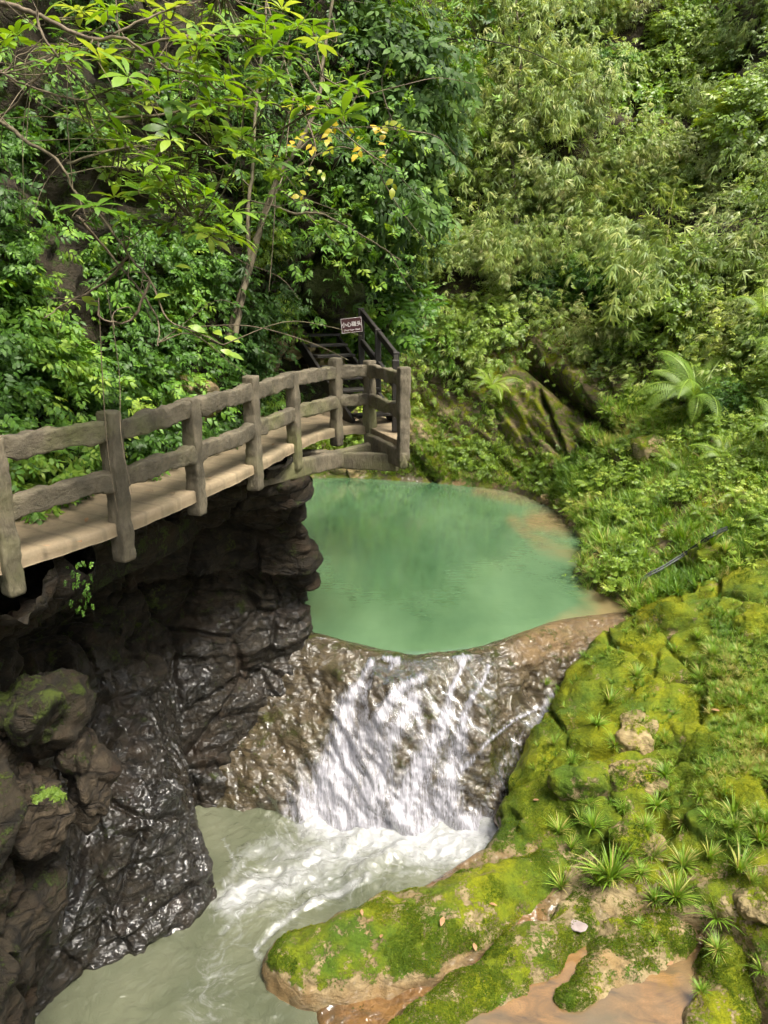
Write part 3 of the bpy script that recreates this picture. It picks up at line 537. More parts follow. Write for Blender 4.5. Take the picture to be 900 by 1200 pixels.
for k, (a, b, w, s) in enumerate([(642, 584, 18, 2), (657, 588, 14, 4), (630, 592, 12, 6), (668, 580, 12, 8)]):
    rock(a, b, w, w * .7, 'small pale stone at the far waterline of the green pool', M_PALE, s, .1, .3 * k, 0, .1, .7, group='pale stones on the far pool shore')
rock(618, 614, 26, 12, 'small flat wet stone breaking the surface of the pool by its far right shore', M_PALE, 44, .1, .1, 0, -.2, .4)
rock(385, 548, 60, 26, 'pale mossy rock on the far shore seen under the end of the walkway', M_PALE, 45, .45, .1, 0, .1, .8); rock(425, 545, 46, 22, 'second pale mossy rock on the far shore below the walkway end', M_PALE, 46, .45, .5, 0, .1, .8)

def ridge(name, label, line, hw, hz, mat, seed, moss, base=-.6, skew=0., n=150, m=72, pw=.8):
    L = cr(np.array([(a, b, 0) for a, b in line]), np.linspace(0, len(line) - 1, n)); hwv = cr(np.array(hw)[:, None], np.linspace(0, len(line) - 1, n))[:, 0]; hzv = cr(np.array(hz)[:, None], np.linspace(0, len(line) - 1, n))[:, 0]
    t = np.gradient(L, axis=0); t /= np.linalg.norm(t, axis=1)[:, None]; nn = np.stack([-t[:, 1], t[:, 0], 0 * t[:, 0]], 1)
    end = np.minimum(np.arange(n), np.arange(n)[::-1]) / (n * .07); cap = np.sqrt(np.clip(1 - (1 - np.clip(end, 0, 1)) ** 2, 0, 1)) * .98 + .02
    ang = np.linspace(np.pi, 0, m)
    ca = np.sign(np.cos(ang)) * np.abs(np.cos(ang)) ** .8; sa = np.clip(np.sin(ang), 0, 1) ** pw
    P = L[:, None] + nn[:, None] * (ca[None, :, None] * (hwv * cap)[:, None, None] * 1.0 + skew * (1 - sa)[None, :, None] * 0) 
    P[..., 2] = base + (hzv[:, None] * (.25 + .75 * cap[:, None]) - base) * sa[None]
    w = gnormal(P); 
    if w[n // 2, m // 2, 2] < 0: w = -w
    q_ = P @ np.array([.5, -.8, .3])
    d = .10 * fbm(P, 1.1, 3, seed) + .045 * ridged(P * np.array([1, 2.2, 2]), .9, 4, seed + 3) + .02 * fbm(P, 6, 3, seed)
    P = P + w * d[..., None]
    up = w[..., 2]
    mo = moss + .25 * (up - .6) + .32 * fbm(P, .9, 2, seed + 5); lowr = sst(.36, .14, P[..., 2] + .04 * fbm(P, 3, 2, seed + 9))
    o = mesh(name, P.reshape(-1, 3), gridf(n, m), mat, {'wet': (lowr * .6).ravel(), 'moss': (mo - .7 * lowr).ravel(), 'soil': 0 * up.ravel(), 'clay': (lowr * .4).ravel()}); tag(o, label, 'rock')
    ROCKV.append((P.reshape(-1, 3), gridf(n, m))); return o
ridge('mossy_rock', 'long low ridge of rock covered in deep green moss beside the stream', [(-1.4, 6.95), (-.7, 7.0), (0, 7.2), (.75, 7.5), (1.55, 7.88), (2.5, 8.2)], [.3, .62, .70, .66, .52, .35], [.34, .5, .56, .6, .62, .68], M_BANK, 4, .68)
ridge('mossy_rock', 'narrow curved mossy ridge between the long green ridge and the orange puddle', [(-.2, 5.5), (.4, 6.02), (1.15, 6.52), (1.95, 7.05), (2.7, 7.55), (3.15, 7.8)], [.26, .36, .37, .36, .36, .3], [.38, .42, .45, .47, .5, .52], M_BANK, 14, .5, base=.05, pw=1.35)
ridge('mossy_rock', 'small mossy hump tapering to a grey tip in the orange puddle', [(2.0, 6.25), (2.65, 6.8), (3.35, 7.35), (4.0, 8.0)], [.16, .42, .55, .66], [.30, .44, .62, .98], M_BANK, 24, .55, base=.05, pw=1.5)
ridge('mossy_rock', 'mossy hump in the lower right corner with grass tufts on its back', [(3.25, 5.75), (3.95, 6.4), (4.55, 7.1), (5.2, 8.0)], [.3, .5, .68, .8], [.35, .55, .88, 1.3], M_BANK, 34, .55, base=.0, pw=1.4)
ALL = bvh(GROUND + ROCKV)
# boulders on the left wall
def lrock(px, py, dep, dims, label, seed, moss, rz=0, wet=0., mat=M_CLIFF):
    o = boulder_mesh('boulder', mat, seed, dims, .34, moss, wet, res=90); o.location = Pd(px, py, dep + .2); o.rotation_euler = (0, 0, rz); return tag(o, label, 'rock')
lrock(22, 850, 6.6, (.5, .6, .42), 'dark bulging boulder with a green top against the left edge of the picture', 51, .45, .3)
lrock(95, 900, 7.0, (.2, .35, .6), 'rusty tan pillar of rock beside the small bright maidenhair fern', 52, .2, .2, 0., M_TAN)
lrock(28, 945, 6.6, (.38, .4, .42), 'tan rounded rock below the dark bulging boulder on the left', 53, .25, .9, 0., M_TAN)
for k, (a, b, w_, l_) in enumerate([(385, 410, .55, 'pale mossy boulder on the hillside just left of the dark stairs'), (300, 410, .5, 'brown boulder on the hillside behind the third bay of the railing'), (215, 462, .45, 'mossy boulder on the hillside behind the second bay of the railing'), (345, 400, .45, 'mossy boulder on the hillside between the brown boulder and the pale one')]):
    p, n = hit(a, b)
    o = boulder_mesh('boulder', M_BANK if k != 1 else M_WEIR, 60 + k, (w_, w_, w_ * .8), .2, .4); o.location = p; tag(o, l_, 'rock')

# ------------------------------------------------------------------ walkway
m, nt, o = newmat('weathered_concrete_wood'); q = N(nt); p = q.obj()
n1 = q.noise(3, 6, .65, p); n2 = q.noise(22, 5, .7, q.mapv(p, (1, 1, .3))); n3 = q.noise(1.4, 3, .5, q.pos())
col = q.mix(q.mr(n1, .35, .65), (.065, .056, .038), (.155, .13, .088)); col = q.mix(q.mr(n3, .5, .68, 0, .65), col, (.13, .135, .05)); col = q.mix(q.mr(n2, .52, .7, 0, .7), col, (.05, .042, .03)); col = q.mix(q.mr(n2, .2, .42, .45, 0), col, (.30, .26, .19))
b = q.bump(n2, .9, .02); b = q.bump(n1, .7, .04, b); q.l(q.bsdf(col, .85, .3, b), o.inputs[0]); M_POST = m
M_RAIL = M_POST.copy(); M_RAIL.name = 'weathered_concrete_rail'
for x in M_RAIL.node_tree.nodes:
    if x.bl_idname == 'ShaderNodeMapping': x.inputs['Scale'].default_value = (.8, .8, 1.6)
m, nt, o = newmat('deck_concrete'); q = N(nt); p = q.pos(); n1 = q.noise(2, 6, .6, p); n2 = q.noise(30, 4, .7, p)
wvt = q.n('ShaderNodeTexWave'); wvt.inputs['Scale'].default_value = 1.1; wvt.inputs['Distortion'].default_value = 3.; wvt.inputs['Detail'].default_value = 3; q.l(q.mapv(p, (1, 1, 1), (0, 0, -1.15)), wvt.inputs['Vector'])
col = q.mix(q.mr(n1, .3, .7), (.19, .145, .09), (.31, .24, .15)); col = q.mix(q.mr(wvt.outputs[1], .0, .12, .45, 0), col, (.14, .11, .07)); col = q.mix(q.mr(n2, .55, .75, 0, .4), col, (.12, .095, .06)); col = q.mix(q.mr(q.noise(.9, 5, .7, p), .46, .62, 0, .65), col, (.105, .09, .055))
q.l(q.bsdf(col, .8, .3, q.bump(n2, .5, .01, q.bump(wvt.outputs[1], .15, .01))), o.inputs[0]); M_DECK = m
def beam(name, A, B, w, h, mat, parent, seed=0, amp=.02, nl=40, wob=.0, up=Vector((0, 0, 1)), roundk=.8, topwob=0.):
    A = Vector(A); B = Vector(B); t = (B - A).normalized(); s = t.cross(up); s = s.normalized() if s.length > 1e-3 else Vector((1, 0, 0)); u = s.cross(t).normalized()
    nc = 28; ang = np.linspace(0, 2 * np.pi, nc, endpoint=False); e = .28
    c = np.sign(np.cos(ang)) * np.abs(np.cos(ang)) ** e * w / 2; d = np.sign(np.sin(ang)) * np.abs(np.sin(ang)) ** e * h / 2
    ts = np.linspace(0, 1, nl); L = (B - A).length
    sc = np.concatenate([[0, .9], np.ones(nl - 4), [.9, 0]]) if nl > 6 else np.ones(nl); ts = np.concatenate([[0, 0], np.linspace(.015, .985, nl - 4), [1, 1]])
    P = np.array(A)[None, None] + np.array(t)[None, None] * (ts * L)[:, None, None] + sc[:, None, None] * (np.array(s)[None, None] * c[None, :, None] + np.array(u)[None, None] * d[None, :, None])
    ctr = np.array(A)[None, None] + np.array(t)[None, None] * (ts * L)[:, None, None]; n = P - ctr; n /= (np.linalg.norm(n, axis=-1, keepdims=True) + 1e-6)
    dd = amp * (fbm(P, 3.5, 4, seed * 5.3 + 3) + .4 * fbm(P, 14, 2, seed)); P = P + n * dd[..., None] * (sc > .5)[:, None, None]
    if topwob: P[..., 2] += topwob * fbm(np.stack([ts * L * 1.6 + seed * 9.1, 0 * ts, 0 * ts], -1), 1, 3)[:, None] * (.6 + .6 * (d[None] > 0))
    return mesh(name, P.reshape(-1, 3), gridf(nl, nc, True), mat, parent=parent)
ZD, ZR = 5.85, 6.85
tops = [(-13, 513), (128, 489), (222, 467), (293, 450), (342, 436), (393, 426), (433, 424.5), (473, 435)]
PP = [Pz(a, b, ZR) for a, b in tops]; d0 = (PP[0] - PP[1]).normalized(); PP = [PP[0] + d0 * 1.5] + PP; PP[0].x -= .0
posttop = [.0, .0, .06, .0, .1, .0, .09, .03, .06]
wk = empty('walkway', PP[4] * 1, 'weathered concrete cliff walkway with log-style railing curving above the gorge', 'walkway'); wk.location = (PP[4].x, PP[4].y, ZD)
off = -Vector(wk.location)
def wpart(o): o.data.transform(Matrix.Translation(off)); return o
def rdir(k):
    a = PP[max(0, k - 1)]; b = PP[min(len(PP) - 1, k + 1)]; return (b - a).normalized()
for k, p in enumerate(PP):
    t = rdir(k); s = Vector((t.y, -t.x, 0))
    zt = ZR + posttop[k]; zb = ZD - .29 - .05 * (k % 3) + (.1 if k == 8 else 0)
    wpart(beam('post', (p.x, p.y, zb), (p.x, p.y, zt), .17, .16, M_POST, wk, k, .018, 44, up=t))
for k in range(len(PP) - 1):
    a, b = PP[k], PP[k + 1]
    for zz, hh in ((ZR - .11, .195), (ZR - .58, .19)):
        e = (b - a).normalized() * .04; j = random.uniform(-.02, .02)
        wpart(beam('rail', (a.x - e.x * 0 + e.x, a.y + e.y, zz + j), (b.x - e.x, b.y - e.y, zz + random.uniform(-.02, .02)), .13, hh, M_RAIL, wk, 20 + k * 2 + (zz > 6.5), .03, 50, topwob=.022))
# deck slab following the posts
out = []
for k, p in enumerate(PP[:-1]):
    t = rdir(k) if k < len(PP) - 2 else (PP[-2] - PP[-3]).normalized(); s = Vector((t.y, -t.x, 0)); out.append((p + s * .03, p - s * 1.75, t))
outer = [o_[0] for o_ in out]; inner = [o_[1] for o_ in out]
outer = [Vector((outer[0].x - 1.2, outer[0].y - 3, 0))] + outer; inner = [Vector((inner[0].x - 1.2, inner[0].y - 3, 0))] + inner
n = 220; O = cr(np.array([list(v) for v in outer]), np.linspace(0, len(outer) - 1, n)); I = cr(np.array([list(v) for v in inner]), np.linspace(0, len(inner) - 1, n))
prof = [(1, -.13), (-.1, -.13), (-.1, -.13), (-.0, -.12), (0, -.07), (.0, -.015), (.012, 0), (.05, 0), (.3, 0), (.6, 0), (1, 0)]
P = np.zeros((n, len(prof), 3))
for j, (s_, dz) in enumerate(prof):
    s_ = max(s_, 0.0); P[:, j] = O * (1 - s_) + I * s_; P[:, j, 2] = ZD + dz
d = .012 * fbm(P, 3, 4, 2) ; outd = O - I; outd[:, 2] = 0; outd /= np.linalg.norm(outd, axis=1)[:, None]
P += outd[:, None] * (d * np.array([0, 1, 1, 1, 1, 1, .8, .2, 0, 0, 0])[None])[..., None]; P[..., 2] += .008 * fbm(P, 1.5, 2, 6)
P[:, 1:4, 2] += .02 * fbm(P[:, 1:4], 2, 3, 9)
wpart(mesh('deck', P.reshape(-1, 3), gridf(n, len(prof)), M_DECK, smooth=False, parent=wk))
# platform at the end (turning corner)
p6, p7 = PP[-2], PP[-1]
pl = [p6 + Vector((.0, -.02, 0)), Vector((p7.x + .05, p7.y - .06, 0)), Vector((.34, 12.3, 0)), Vector((-.2, 13.2, 0)), Vector((-1.6, 13.2, 0)), Vector((-1.3, 12.1, 0))]
def prism(name, pts, z0, z1, mat, parent):
    n = len(pts); V = [(p.x, p.y, z0) for p in pts] + [(p.x, p.y, z1) for p in pts]
    Fc = [list(range(n))[::-1], [n + i for i in range(n)]] + [[i, (i + 1) % n, n + (i + 1) % n, n + i] for i in range(n)]
    me = bpy.data.meshes.new(name); me.from_pydata(V, [], Fc); me.materials.append(mat); o = bpy.data.objects.new(name, me); C.objects.link(o); o.parent = parent
    bv = o.modifiers.new('b', 'BEVEL'); bv.width = .012; bv.segments = 2; return o
wpart(prism('platform', pl, ZD - .16, ZD - .035, M_DECK, wk))
wpart(beam('edge_beam', (p6.x - .02, p6.y - .1, ZD - .24), (p7.x + .02, p7.y - .08, ZD - .26), .12, .26, M_POST, wk, 61, .02))
wpart(beam('support_beam', (PP[5].x - .55, PP[5].y - .5, ZD - .42), (p6.x + .1, p6.y - .18, ZD - .36), .16, .26, M_POST, wk, 62, .015))
wpart(beam('support_beam', (-2.6, 11.6, ZD - .42), (p7.x - .05, p7.y + .35, ZD - .40), .16, .26, M_POST, wk, 63, .015))

# ------------------------------------------------------------------ dark stairs
m, nt, o = newmat('dark_painted_wood'); q = N(nt); q.l(q.bsdf(q.mix(q.noise(12, 4, .6, q.obj()), (.008, .007, .005), (.022, .018, .014)), .6, .4), o.inputs[0]); M_DARK = m
st = empty('stairs', (-.1, 12.5, ZD), 'dark timber stairs with open steps climbing under the overhanging rock beyond the walkway', 'stairs')
off = -Vector(st.location)
def box(name, A, B, w, h, mat, parent, up=Vector((0, 0, 1))):
    A = Vector(A); B = Vector(B); t = (B - A).normalized(); s = t.cross(up); s = s.normalized() if s.length > 1e-3 else Vector((1, 0, 0)); u = s.cross(t)
    V = [A + s * (a * w / 2) + u * (b * h / 2) for a, b in ((-1, -1), (1, -1), (1, 1), (-1, 1))] + [B + s * (a * w / 2) + u * (b * h / 2) for a, b in ((-1, -1), (1, -1), (1, 1), (-1, 1))]
    me = bpy.data.meshes.new(name); me.from_pydata(V, [], [(0, 1, 2, 3), (7, 6, 5, 4), (0, 4, 5, 1), (1, 5, 6, 2), (2, 6, 7, 3), (3, 7, 4, 0)]); me.materials.append(mat)
    o = bpy.data.objects.new(name, me); C.objects.link(o); o.parent = parent; me.transform(Matrix.Translation(off))
    bv = o.modifiers.new('b', 'BEVEL'); bv.width = min(w, h) * .12; bv.segments = 1; return o
sA = Vector((-.2, 12.15, ZD)); sv = Vector((-.15, .29, .165)); sw = Vector((.42, .2, 0)).normalized()
for k in range(9):
    c = sA + sv * k + Vector((0, 0, .12)); box('step', c - sw * .32, c + sw * .42, .27, .045, M_DARK, st)
for s_ in (-.34, .44): box('stringer', sA + sw * s_ + Vector((0, 0, -.04)), sA + sv * 9 + sw * s_ + Vector((0, 0, -.04)), .06, .22, M_DARK, st)
rl = []
for k in (0, 2, 4):
    b_ = sA + sv * k + sw * .44; box('post', b_ + Vector((0, 0, -.1)), b_ + Vector((0, 0, 1.12)), .11, .11, M_DARK, st, Vector((0, 1, 0))); rl.append(b_)
for hz in (1.06, .55): box('rail', rl[0] + Vector((0, 0, hz)), rl[2] + Vector((0, 0, hz)), .07, .11, M_DARK, st)
fp = Vector((p7.x - .10, p7.y + .85, ZD)); 
for b_ in (fp,): box('post', b_ + Vector((0, 0, -.02)), b_ + Vector((0, 0, 1.08)), .11, .11, M_DARK, st, Vector((0, 1, 0)))
for hz in (1.02, .55): box('rail', fp + Vector((0, 0, hz)), rl[0] + Vector((0, 0, hz)), .07, .11, M_DARK, st)

# ------------------------------------------------------------------ sign
def flat(name, col, rough=.5):
    m, nt, o = newmat(name); q = N(nt); q.l(q.bsdf(q.mix(q.noise(20, 3, .6), col, tuple(c * .75 for c in col)), rough, .4), o.inputs[0]); return m
sg = empty('warning_sign', Pd(412, 381, 12.6), 'small dark red sign with white Chinese characters hung on the rock over the stairs', 'sign'); sg.rotation_euler = (R(80), R(-7), R(-8))
W_, H_ = .37, .255
def sbox(name, x0, x1, y0, y1, z0, z1, mat):
    V = [(x, y_, z_) for z_ in (z0, z1) for x, y_ in ((x0, y0), (x1, y0), (x1, y1), (x0, y1))]
    me = bpy.data.meshes.new(name); me.from_pydata(V, [], [(3, 2, 1, 0), (4, 5, 6, 7), (0, 1, 5, 4), (1, 2, 6, 5), (2, 3, 7, 6), (3, 0, 4, 7)]); me.materials.append(mat); o = bpy.data.objects.new(name, me); C.objects.link(o); o.parent = sg; return o
M_RED = flat('sign_red', (.045, .010, .012)); M_WHT = flat('sign_white', (.6, .58, .56))
sbox('board', -W_ / 2, W_ / 2, -H_ / 2, H_ / 2, -.012, 0, M_RED)
V = []; Fc = []
for (x0, x1, y0, y1) in ((-W_/2+.006, W_/2-.006, H_/2-.012, H_/2-.006), (-W_/2+.006, W_/2-.006, -H_/2+.006, -H_/2+.012), (-W_/2+.006, -W_/2+.012, -H_/2+.012, H_/2-.012), (W_/2-.012, W_/2-.006, -H_/2+.012, H_/2-.012)):
    k = len(V); V += [(x0, y0, .003), (x1, y0, .003), (x1, y1, .003), (x0, y1, .003)]; Fc.append((k, k + 1, k + 2, k + 3))
mesh('border_line', V, Fc, M_WHT, smooth=False, parent=sg)
def text(s, size, y_, bold=0.):
    cu = bpy.data.curves.new('t', 'FONT'); cu.body = s; cu.size = size; cu.align_x = 'CENTER'; cu.align_y = 'CENTER'; cu.offset = bold; cu.extrude = .001
    to = bpy.data.objects.new('t', cu); C.objects.link(to); bpy.context.view_layer.update()
    me = bpy.data.meshes.new_from_object(to.evaluated_get(bpy.context.evaluated_depsgraph_get())); bpy.data.objects.remove(to)
    me.materials.append(M_WHT); o = bpy.data.objects.new('lettering', me); C.objects.link(o); o.parent = sg; o.location = (0, y_, .004); return o
text('小心碰头', .088, .012, .0012); text('Mind Your Head', .042, -.078, .0006)

# ------------------------------------------------------------------ leaf templates
def leaf(L=1., Wd=.3, fold=.12, droop=.25, wide=.5, segs=3):
    V = [(0, 0, 0)]; Fc = []
    ss = np.linspace(0, 1, segs + 1)[1:-1]
    for s in ss:
        w = math.sin(math.pi * s ** (math.log(.5) / math.log(wide))) * Wd / 2; zc = -droop * s * s * L; V += [(w * L, s * L, zc + fold * w * L * 2), (-w * L, s * L, zc + fold * w * L * 2)]
    V.append((0, L, -droop * L)); t = len(V) - 1; Fc += [(0, 1, 2)]
    for k in range(len(ss) - 1): a = 1 + 2 * k; Fc += [(a, a + 2, a + 3), (a, a + 3, a + 1)]
    Fc += [(t - 2, t, t - 1)]
    return np.array(V, float), np.array(Fc, int)
def rotm(ax, ang): return np.array(Matrix.Rotation(ang, 3, ax))
def comb(lst):
    Vs, Fs, Ts, k = [], [], [], 0
    for V, Fc, t in lst: Vs.append(V); Fs.append(Fc + k); Ts.append(np.full(len(V), t)); k += len(V)
    return np.concatenate(Vs), np.concatenate(Fs), np.concatenate(Ts)
def T_whorl(n=8, L=1., Wd=.3, elev=.35, seed=0, droop=.35):
    r = random.Random(seed); out = []
    for k in range(n):
        V, Fc = leaf(L * r.uniform(.65, 1.05), Wd * r.uniform(.85, 1.15), .12, droop * r.uniform(.5, 1.4), .62, 5)
        V = V @ rotm('X', elev + r.uniform(-.35, .3)).T @ rotm('Z', 2 * math.pi * k / n + r.uniform(-.25, .25)).T; out.append((V, Fc, r.uniform(-.12, .12)))
    return comb(out)
def T_sprig(n=7, L=1., Wd=.42, seed=0, droop=.3, segs=3, leafl=.45, hang=0.):
    r = random.Random(seed); out = []
    for k in range(n):
        s = (k + 1) / n * L; side = 1 if k % 2 else -1; a = (0 if k == n - 1 else side * r.uniform(.7, 1.2))
        V, Fc = leaf(leafl * r.uniform(.75, 1.15), Wd, .1, droop, .45, segs)
        V = V @ rotm('Y', r.uniform(-.5, .5)).T @ rotm('X', r.uniform(-.35, .35) - hang).T @ rotm('Z', a).T + np.array([0, s * .75, -.25 * droop * s * s]); out.append((V, Fc, r.uniform(-.12, .12)))
    return comb(out)
def T_fan(n=6, L=1., Wd=.13, seed=0, spread=.9, droop=.5):
    r = random.Random(seed); out = []
    for k in range(n):
        V, Fc = leaf(L * r.uniform(.6, 1.), Wd, .08, droop * r.uniform(.5, 1.3), .35, 3)
        V = V @ rotm('Y', r.uniform(-.6, .6)).T @ rotm('X', r.uniform(-.5, .2)).T @ rotm('Z', (k / (n - 1) - .5) * 2 * spread + r.uniform(-.15, .15)).T; out.append((V, Fc, r.uniform(-.15, .15)))
    return comb(out)
def inst(T, pos, Rm, sc, tint):
    V, Fc, t = T; Nn = len(pos)
    P = np.einsum('nij,vj->nvi', Rm, V) * np.asarray(sc)[:, None, None] + pos[:, None]
    Fo = (Fc[None] + (np.arange(Nn) * len(V))[:, None, None]).reshape(-1, Fc.shape[1])
    return P.reshape(-1, 3), Fo, np.clip(tint[:, None] + t[None], 0, 1).ravel()
def cat(lst):
    Vs, Fs, Ts, k = [], [], [], 0
    for V, Fc, t in lst: Vs.append(V); Fs.append(Fc + k); Ts.append(t); k += len(V)
    return np.concatenate(Vs), np.concatenate(Fs), np.concatenate(Ts)
def frames(zdir, ydir=None, jit=.4):
    """basis whose local z follows zdir, y a random or given direction"""
    n = len(zdir); z_ = zdir + rng.normal(size=(n, 3)) * jit; z_ /= np.linalg.norm(z_, axis=1)[:, None]
    y_ = rng.normal(size=(n, 3)) if ydir is None else ydir + rng.normal(size=(n, 3)) * jit
    y_ -= (y_ * z_).sum(1)[:, None] * z_; y_ /= np.linalg.norm(y_, axis=1)[:, None]; x_ = np.cross(y_, z_)
    return np.stack([x_, y_, z_], -1)
def many(Ts, pos, Rm, sc, tint):
    k = rng.integers(0, len(Ts), len(pos)); out = []
    for i, T in enumerate(Ts):
        s = k == i
        if s.any(): out.append(inst(T, pos[s], Rm[s], sc[s], tint[s]))
    return cat(out)
def leafobj(name, arr, mat, parent=None, link=True):
    V, Fc, t = arr; return mesh(name, V, Fc, mat, {'tint': t}, smooth=True, parent=parent, link=link)
SPR = [T_sprig(7, seed=k) for k in range(3)]; SPRB = [T_sprig(9, Wd=.5, seed=9 + k, leafl=.38, droop=.4) for k in range(2)]
FAN = [T_fan(6, seed=k) for k in range(3)]; WH = [T_whorl(8, seed=k) for k in range(4)]
SML = [T_sprig(9, Wd=.55, seed=20 + k, leafl=.28, droop=.2, segs=2) for k in range(2)]
SML = [(v, f, t) for v, f, t in SML]
def tube(pts, r0, r1, n=6, sub=6, jit=0.):
    P = np.array([list(p) for p in pts], float); m = (len(P) - 1) * sub + 1; Pc = cr(P, np.linspace(0, len(P) - 1, m)); 
    if jit: Pc = Pc + rng.normal(size=Pc.shape) * jit
    t = np.gradient(Pc, axis=0); t /= (np.linalg.norm(t, axis=1)[:, None] + 1e-9)
    u = np.cross(t, np.array([.31, .17, .93])); u /= (np.linalg.norm(u, axis=1)[:, None] + 1e-9); w = np.cross(t, u)
    r = np.linspace(r0, r1, m); a = np.linspace(0, 2 * np.pi, n, endpoint=False)
    V = Pc[:, None] + r[:, None, None] * (np.cos(a)[None, :, None] * u[:, None] + np.sin(a)[None, :, None] * w[:, None])
    return V.reshape(-1, 3), gridf(m, n, True), Pc
def tubes(name, lst, mat, parent=None, link=True):
    Vs, Fs, k = [], [], 0
    for V, Fc in lst: Vs.append(V); Fs.append(Fc + k); k += len(V)
    return mesh(name, np.concatenate(Vs), np.concatenate(Fs), mat, parent=parent, link=link)

# ------------------------------------------------------------------ scatter over terrain
def sample(sheet, n, dens):
    v, f = sheet; c = v[f]; a = .5 * np.linalg.norm(np.cross(c[:, 2] - c[:, 0], c[:, 3] - c[:, 1]), axis=1); ctr = c.mean(1)
    nn = np.cross(c[:, 2] - c[:, 0], c[:, 3] - c[:, 1]); nn /= (np.linalg.norm(nn, axis=1)[:, None] + 1e-12)
    view = np.array([0, 0, CH]) - ctr; nn *= np.sign((nn * view).sum(1))[:, None]
    px, py, dd = proj(ctr); w = a * dens(ctr, nn, px, py); w = np.clip(w, 0, None); w /= w.sum()
    k = rng.choice(len(f), n, p=w); s, t = rng.random((2, n, 1)); c = c[k]
    P = c[:, 0] * (1 - s) * (1 - t) + c[:, 1] * s * (1 - t) + c[:, 2] * s * t + c[:, 3] * (1 - s) * t
    return P, nn[k], px[k], py[k]
def tint_of(P, s=1., k=.25, base=.45, o=0): return np.clip(base + k * fbm(P, s, 2, o) * 1.6 + rng.normal(size=len(P)) * .16, 0, 1)
vis = lambda px, py, m=140: (px > -m) * (px < 900 + m) * (py > -m) * (py < 1200 + m) + .12
# left hillside
def dl_(c, n, px, py):
    up_ = sst(360, 300, py); g = sst(-.35 + .35 * up_, .25 + .2 * up_, fbm(c, .9, 3, 101)); d = vis(px, py) * g * (1 - .35 * up_)
    d *= 1 - .75 * np.exp(-(((px - 330) / 75) ** 2 + ((py - 410) / 38) ** 2)); d *= 1 - .7 * np.exp(-(((px - 215) / 35) ** 2 + ((py - 465) / 30) ** 2)); d *= 1 - .9 * np.exp(-(((px - 412) / 32) ** 2 + ((py - 385) / 70) ** 2))
    return d * (c[:, 2] > 6.0) * (1 + 1.2 * sst(300, 380, py) * (px < 300)) * (.45 + .55 * sst(480, 380, px + 0 * py) )
P, nn, px, py = sample(LHILL, 15000, dl_)
out_ = nn * rng.uniform(.03, .75, (len(P), 1)) ** 1.0; P = P + out_
Rm = frames(nn * .35 + np.array([.25, -.15, 1.0]), nn + np.array([0, 0, -.25]), .35)
sc = rng.uniform(.12, .25, len(P)); A = many(SPR + SPRB, P, Rm, sc, tint_of(P, .8, .5, .30, 5))
ob = leafobj('undergrowth', A, LM['under']); tag(ob, 'dense broad-leaved undergrowth on the dark left hillside above the walkway', 'undergrowth', kind='stuff')
P, nn, px, py = sample(LHILL, 4200, lambda c, n, px, py: vis(px, py) * (px > 240) * (px < 520) * (py < 380) * sst(-.2, .3, fbm(c, .7, 2, 9)))
P = P + nn * rng.uniform(.1, .9, (len(P), 1)); Rm = frames(nn * .4 + np.array([.2, -.2, .8]), np.array([[.3, -.2, -.9]]) + 0 * P, .4)
A = many(FAN + SPR, P, Rm, rng.uniform(.16, .28, len(P)), tint_of(P, .8, .3, .3, 6)); ob = leafobj('undergrowth', A, LM['dark']); tag(ob, 'dark hanging undergrowth on the shaded centre of the left hillside', 'undergrowth', kind='stuff')
# far slope
def df(c, n, px, py):
    d = vis(px, py, 60) * (c[:, 1] > 16.0) * (.12 + sst(-.25, .25, fbm(c, .45, 3, 111)))
    s, h = band(px, py, (600, 420), (730, 518)); d *= 1 - .99 * (np.exp(-((h - 2) / 36) ** 2) * sst(-.1, .05, s) * sst(1.05, .95, s))
    d *= 1 - .98 * np.exp(-(((px - 650) / 95) ** 2 + ((py - 490) / 62) ** 2) ** 1.5); return d * (c[:, 2] > 2.4)
P, nn, px, py = sample(BANK, 34000, df); up = rng.uniform(.0, 1.1, (len(P), 1)) * sst(4, 7, P[:, 2:3]) + rng.uniform(0, .2, (len(P), 1)); P = P + nn * up
Rm = frames(nn * .6 + np.array([.0, -.2, .8]), nn + np.array([0, 0, -.3]), .45)
s_ = (rng.random(len(P)) < .5) | (P[:, 2] < 5)
A = many(SPR, P[s_], Rm[s_], rng.uniform(.13, .27, s_.sum()), tint_of(P[s_], .3, .35, .42, 15)); ob = leafobj('undergrowth', A, LM['lush']); tag(ob, 'mixed green undergrowth covering the far slope beyond the pool', 'undergrowth', kind='stuff')
s_ = ~s_
A = many(FAN + SML, P[s_], Rm[s_], rng.uniform(.17, .33, s_.sum()), tint_of(P[s_], .3, .35, .45, 25)); ob = leafobj('undergrowth', A, LM['olive']); tag(ob, 'olive bamboo scrub covering the far slope beyond the pool', 'undergrowth', kind='stuff')
# ferny growth low on the far rock face and the bank right of the pool
BLADE = []
def T_tuft(n, L, Wd, seed, spread=1., segs=4, brown=.1):
    r = random.Random(seed); out = []
    for k in range(n):
        a = r.uniform(0, 6.283); l = L * r.uniform(.5, 1.05); lean = r.uniform(.15, 1.) * spread; V = []; Fc = []
        for j in range(segs + 1):
            s = j / segs; w = Wd * (1 - s ** 2) * .5 + .0006; ang = lean * (.35 + 1.25 * s); 
            if j == 0: x_, z_ = r.uniform(0, .06) * L, 0.
            else: x_ += math.sin(min(ang, 2.2)) * l / segs; z_ += math.cos(min(ang, 2.2)) * l / segs
            V += [(x_, -w, z_), (x_, w, z_)]
            if j: b = 2 * j; Fc += [(b - 2, b - 1, b + 1), (b - 2, b + 1, b)]
        V = np.array(V) @ rotm('Z', a).T; out.append((V, np.array(Fc), .95 if r.random() < brown else r.uniform(.25, .65)))
    return comb(out)
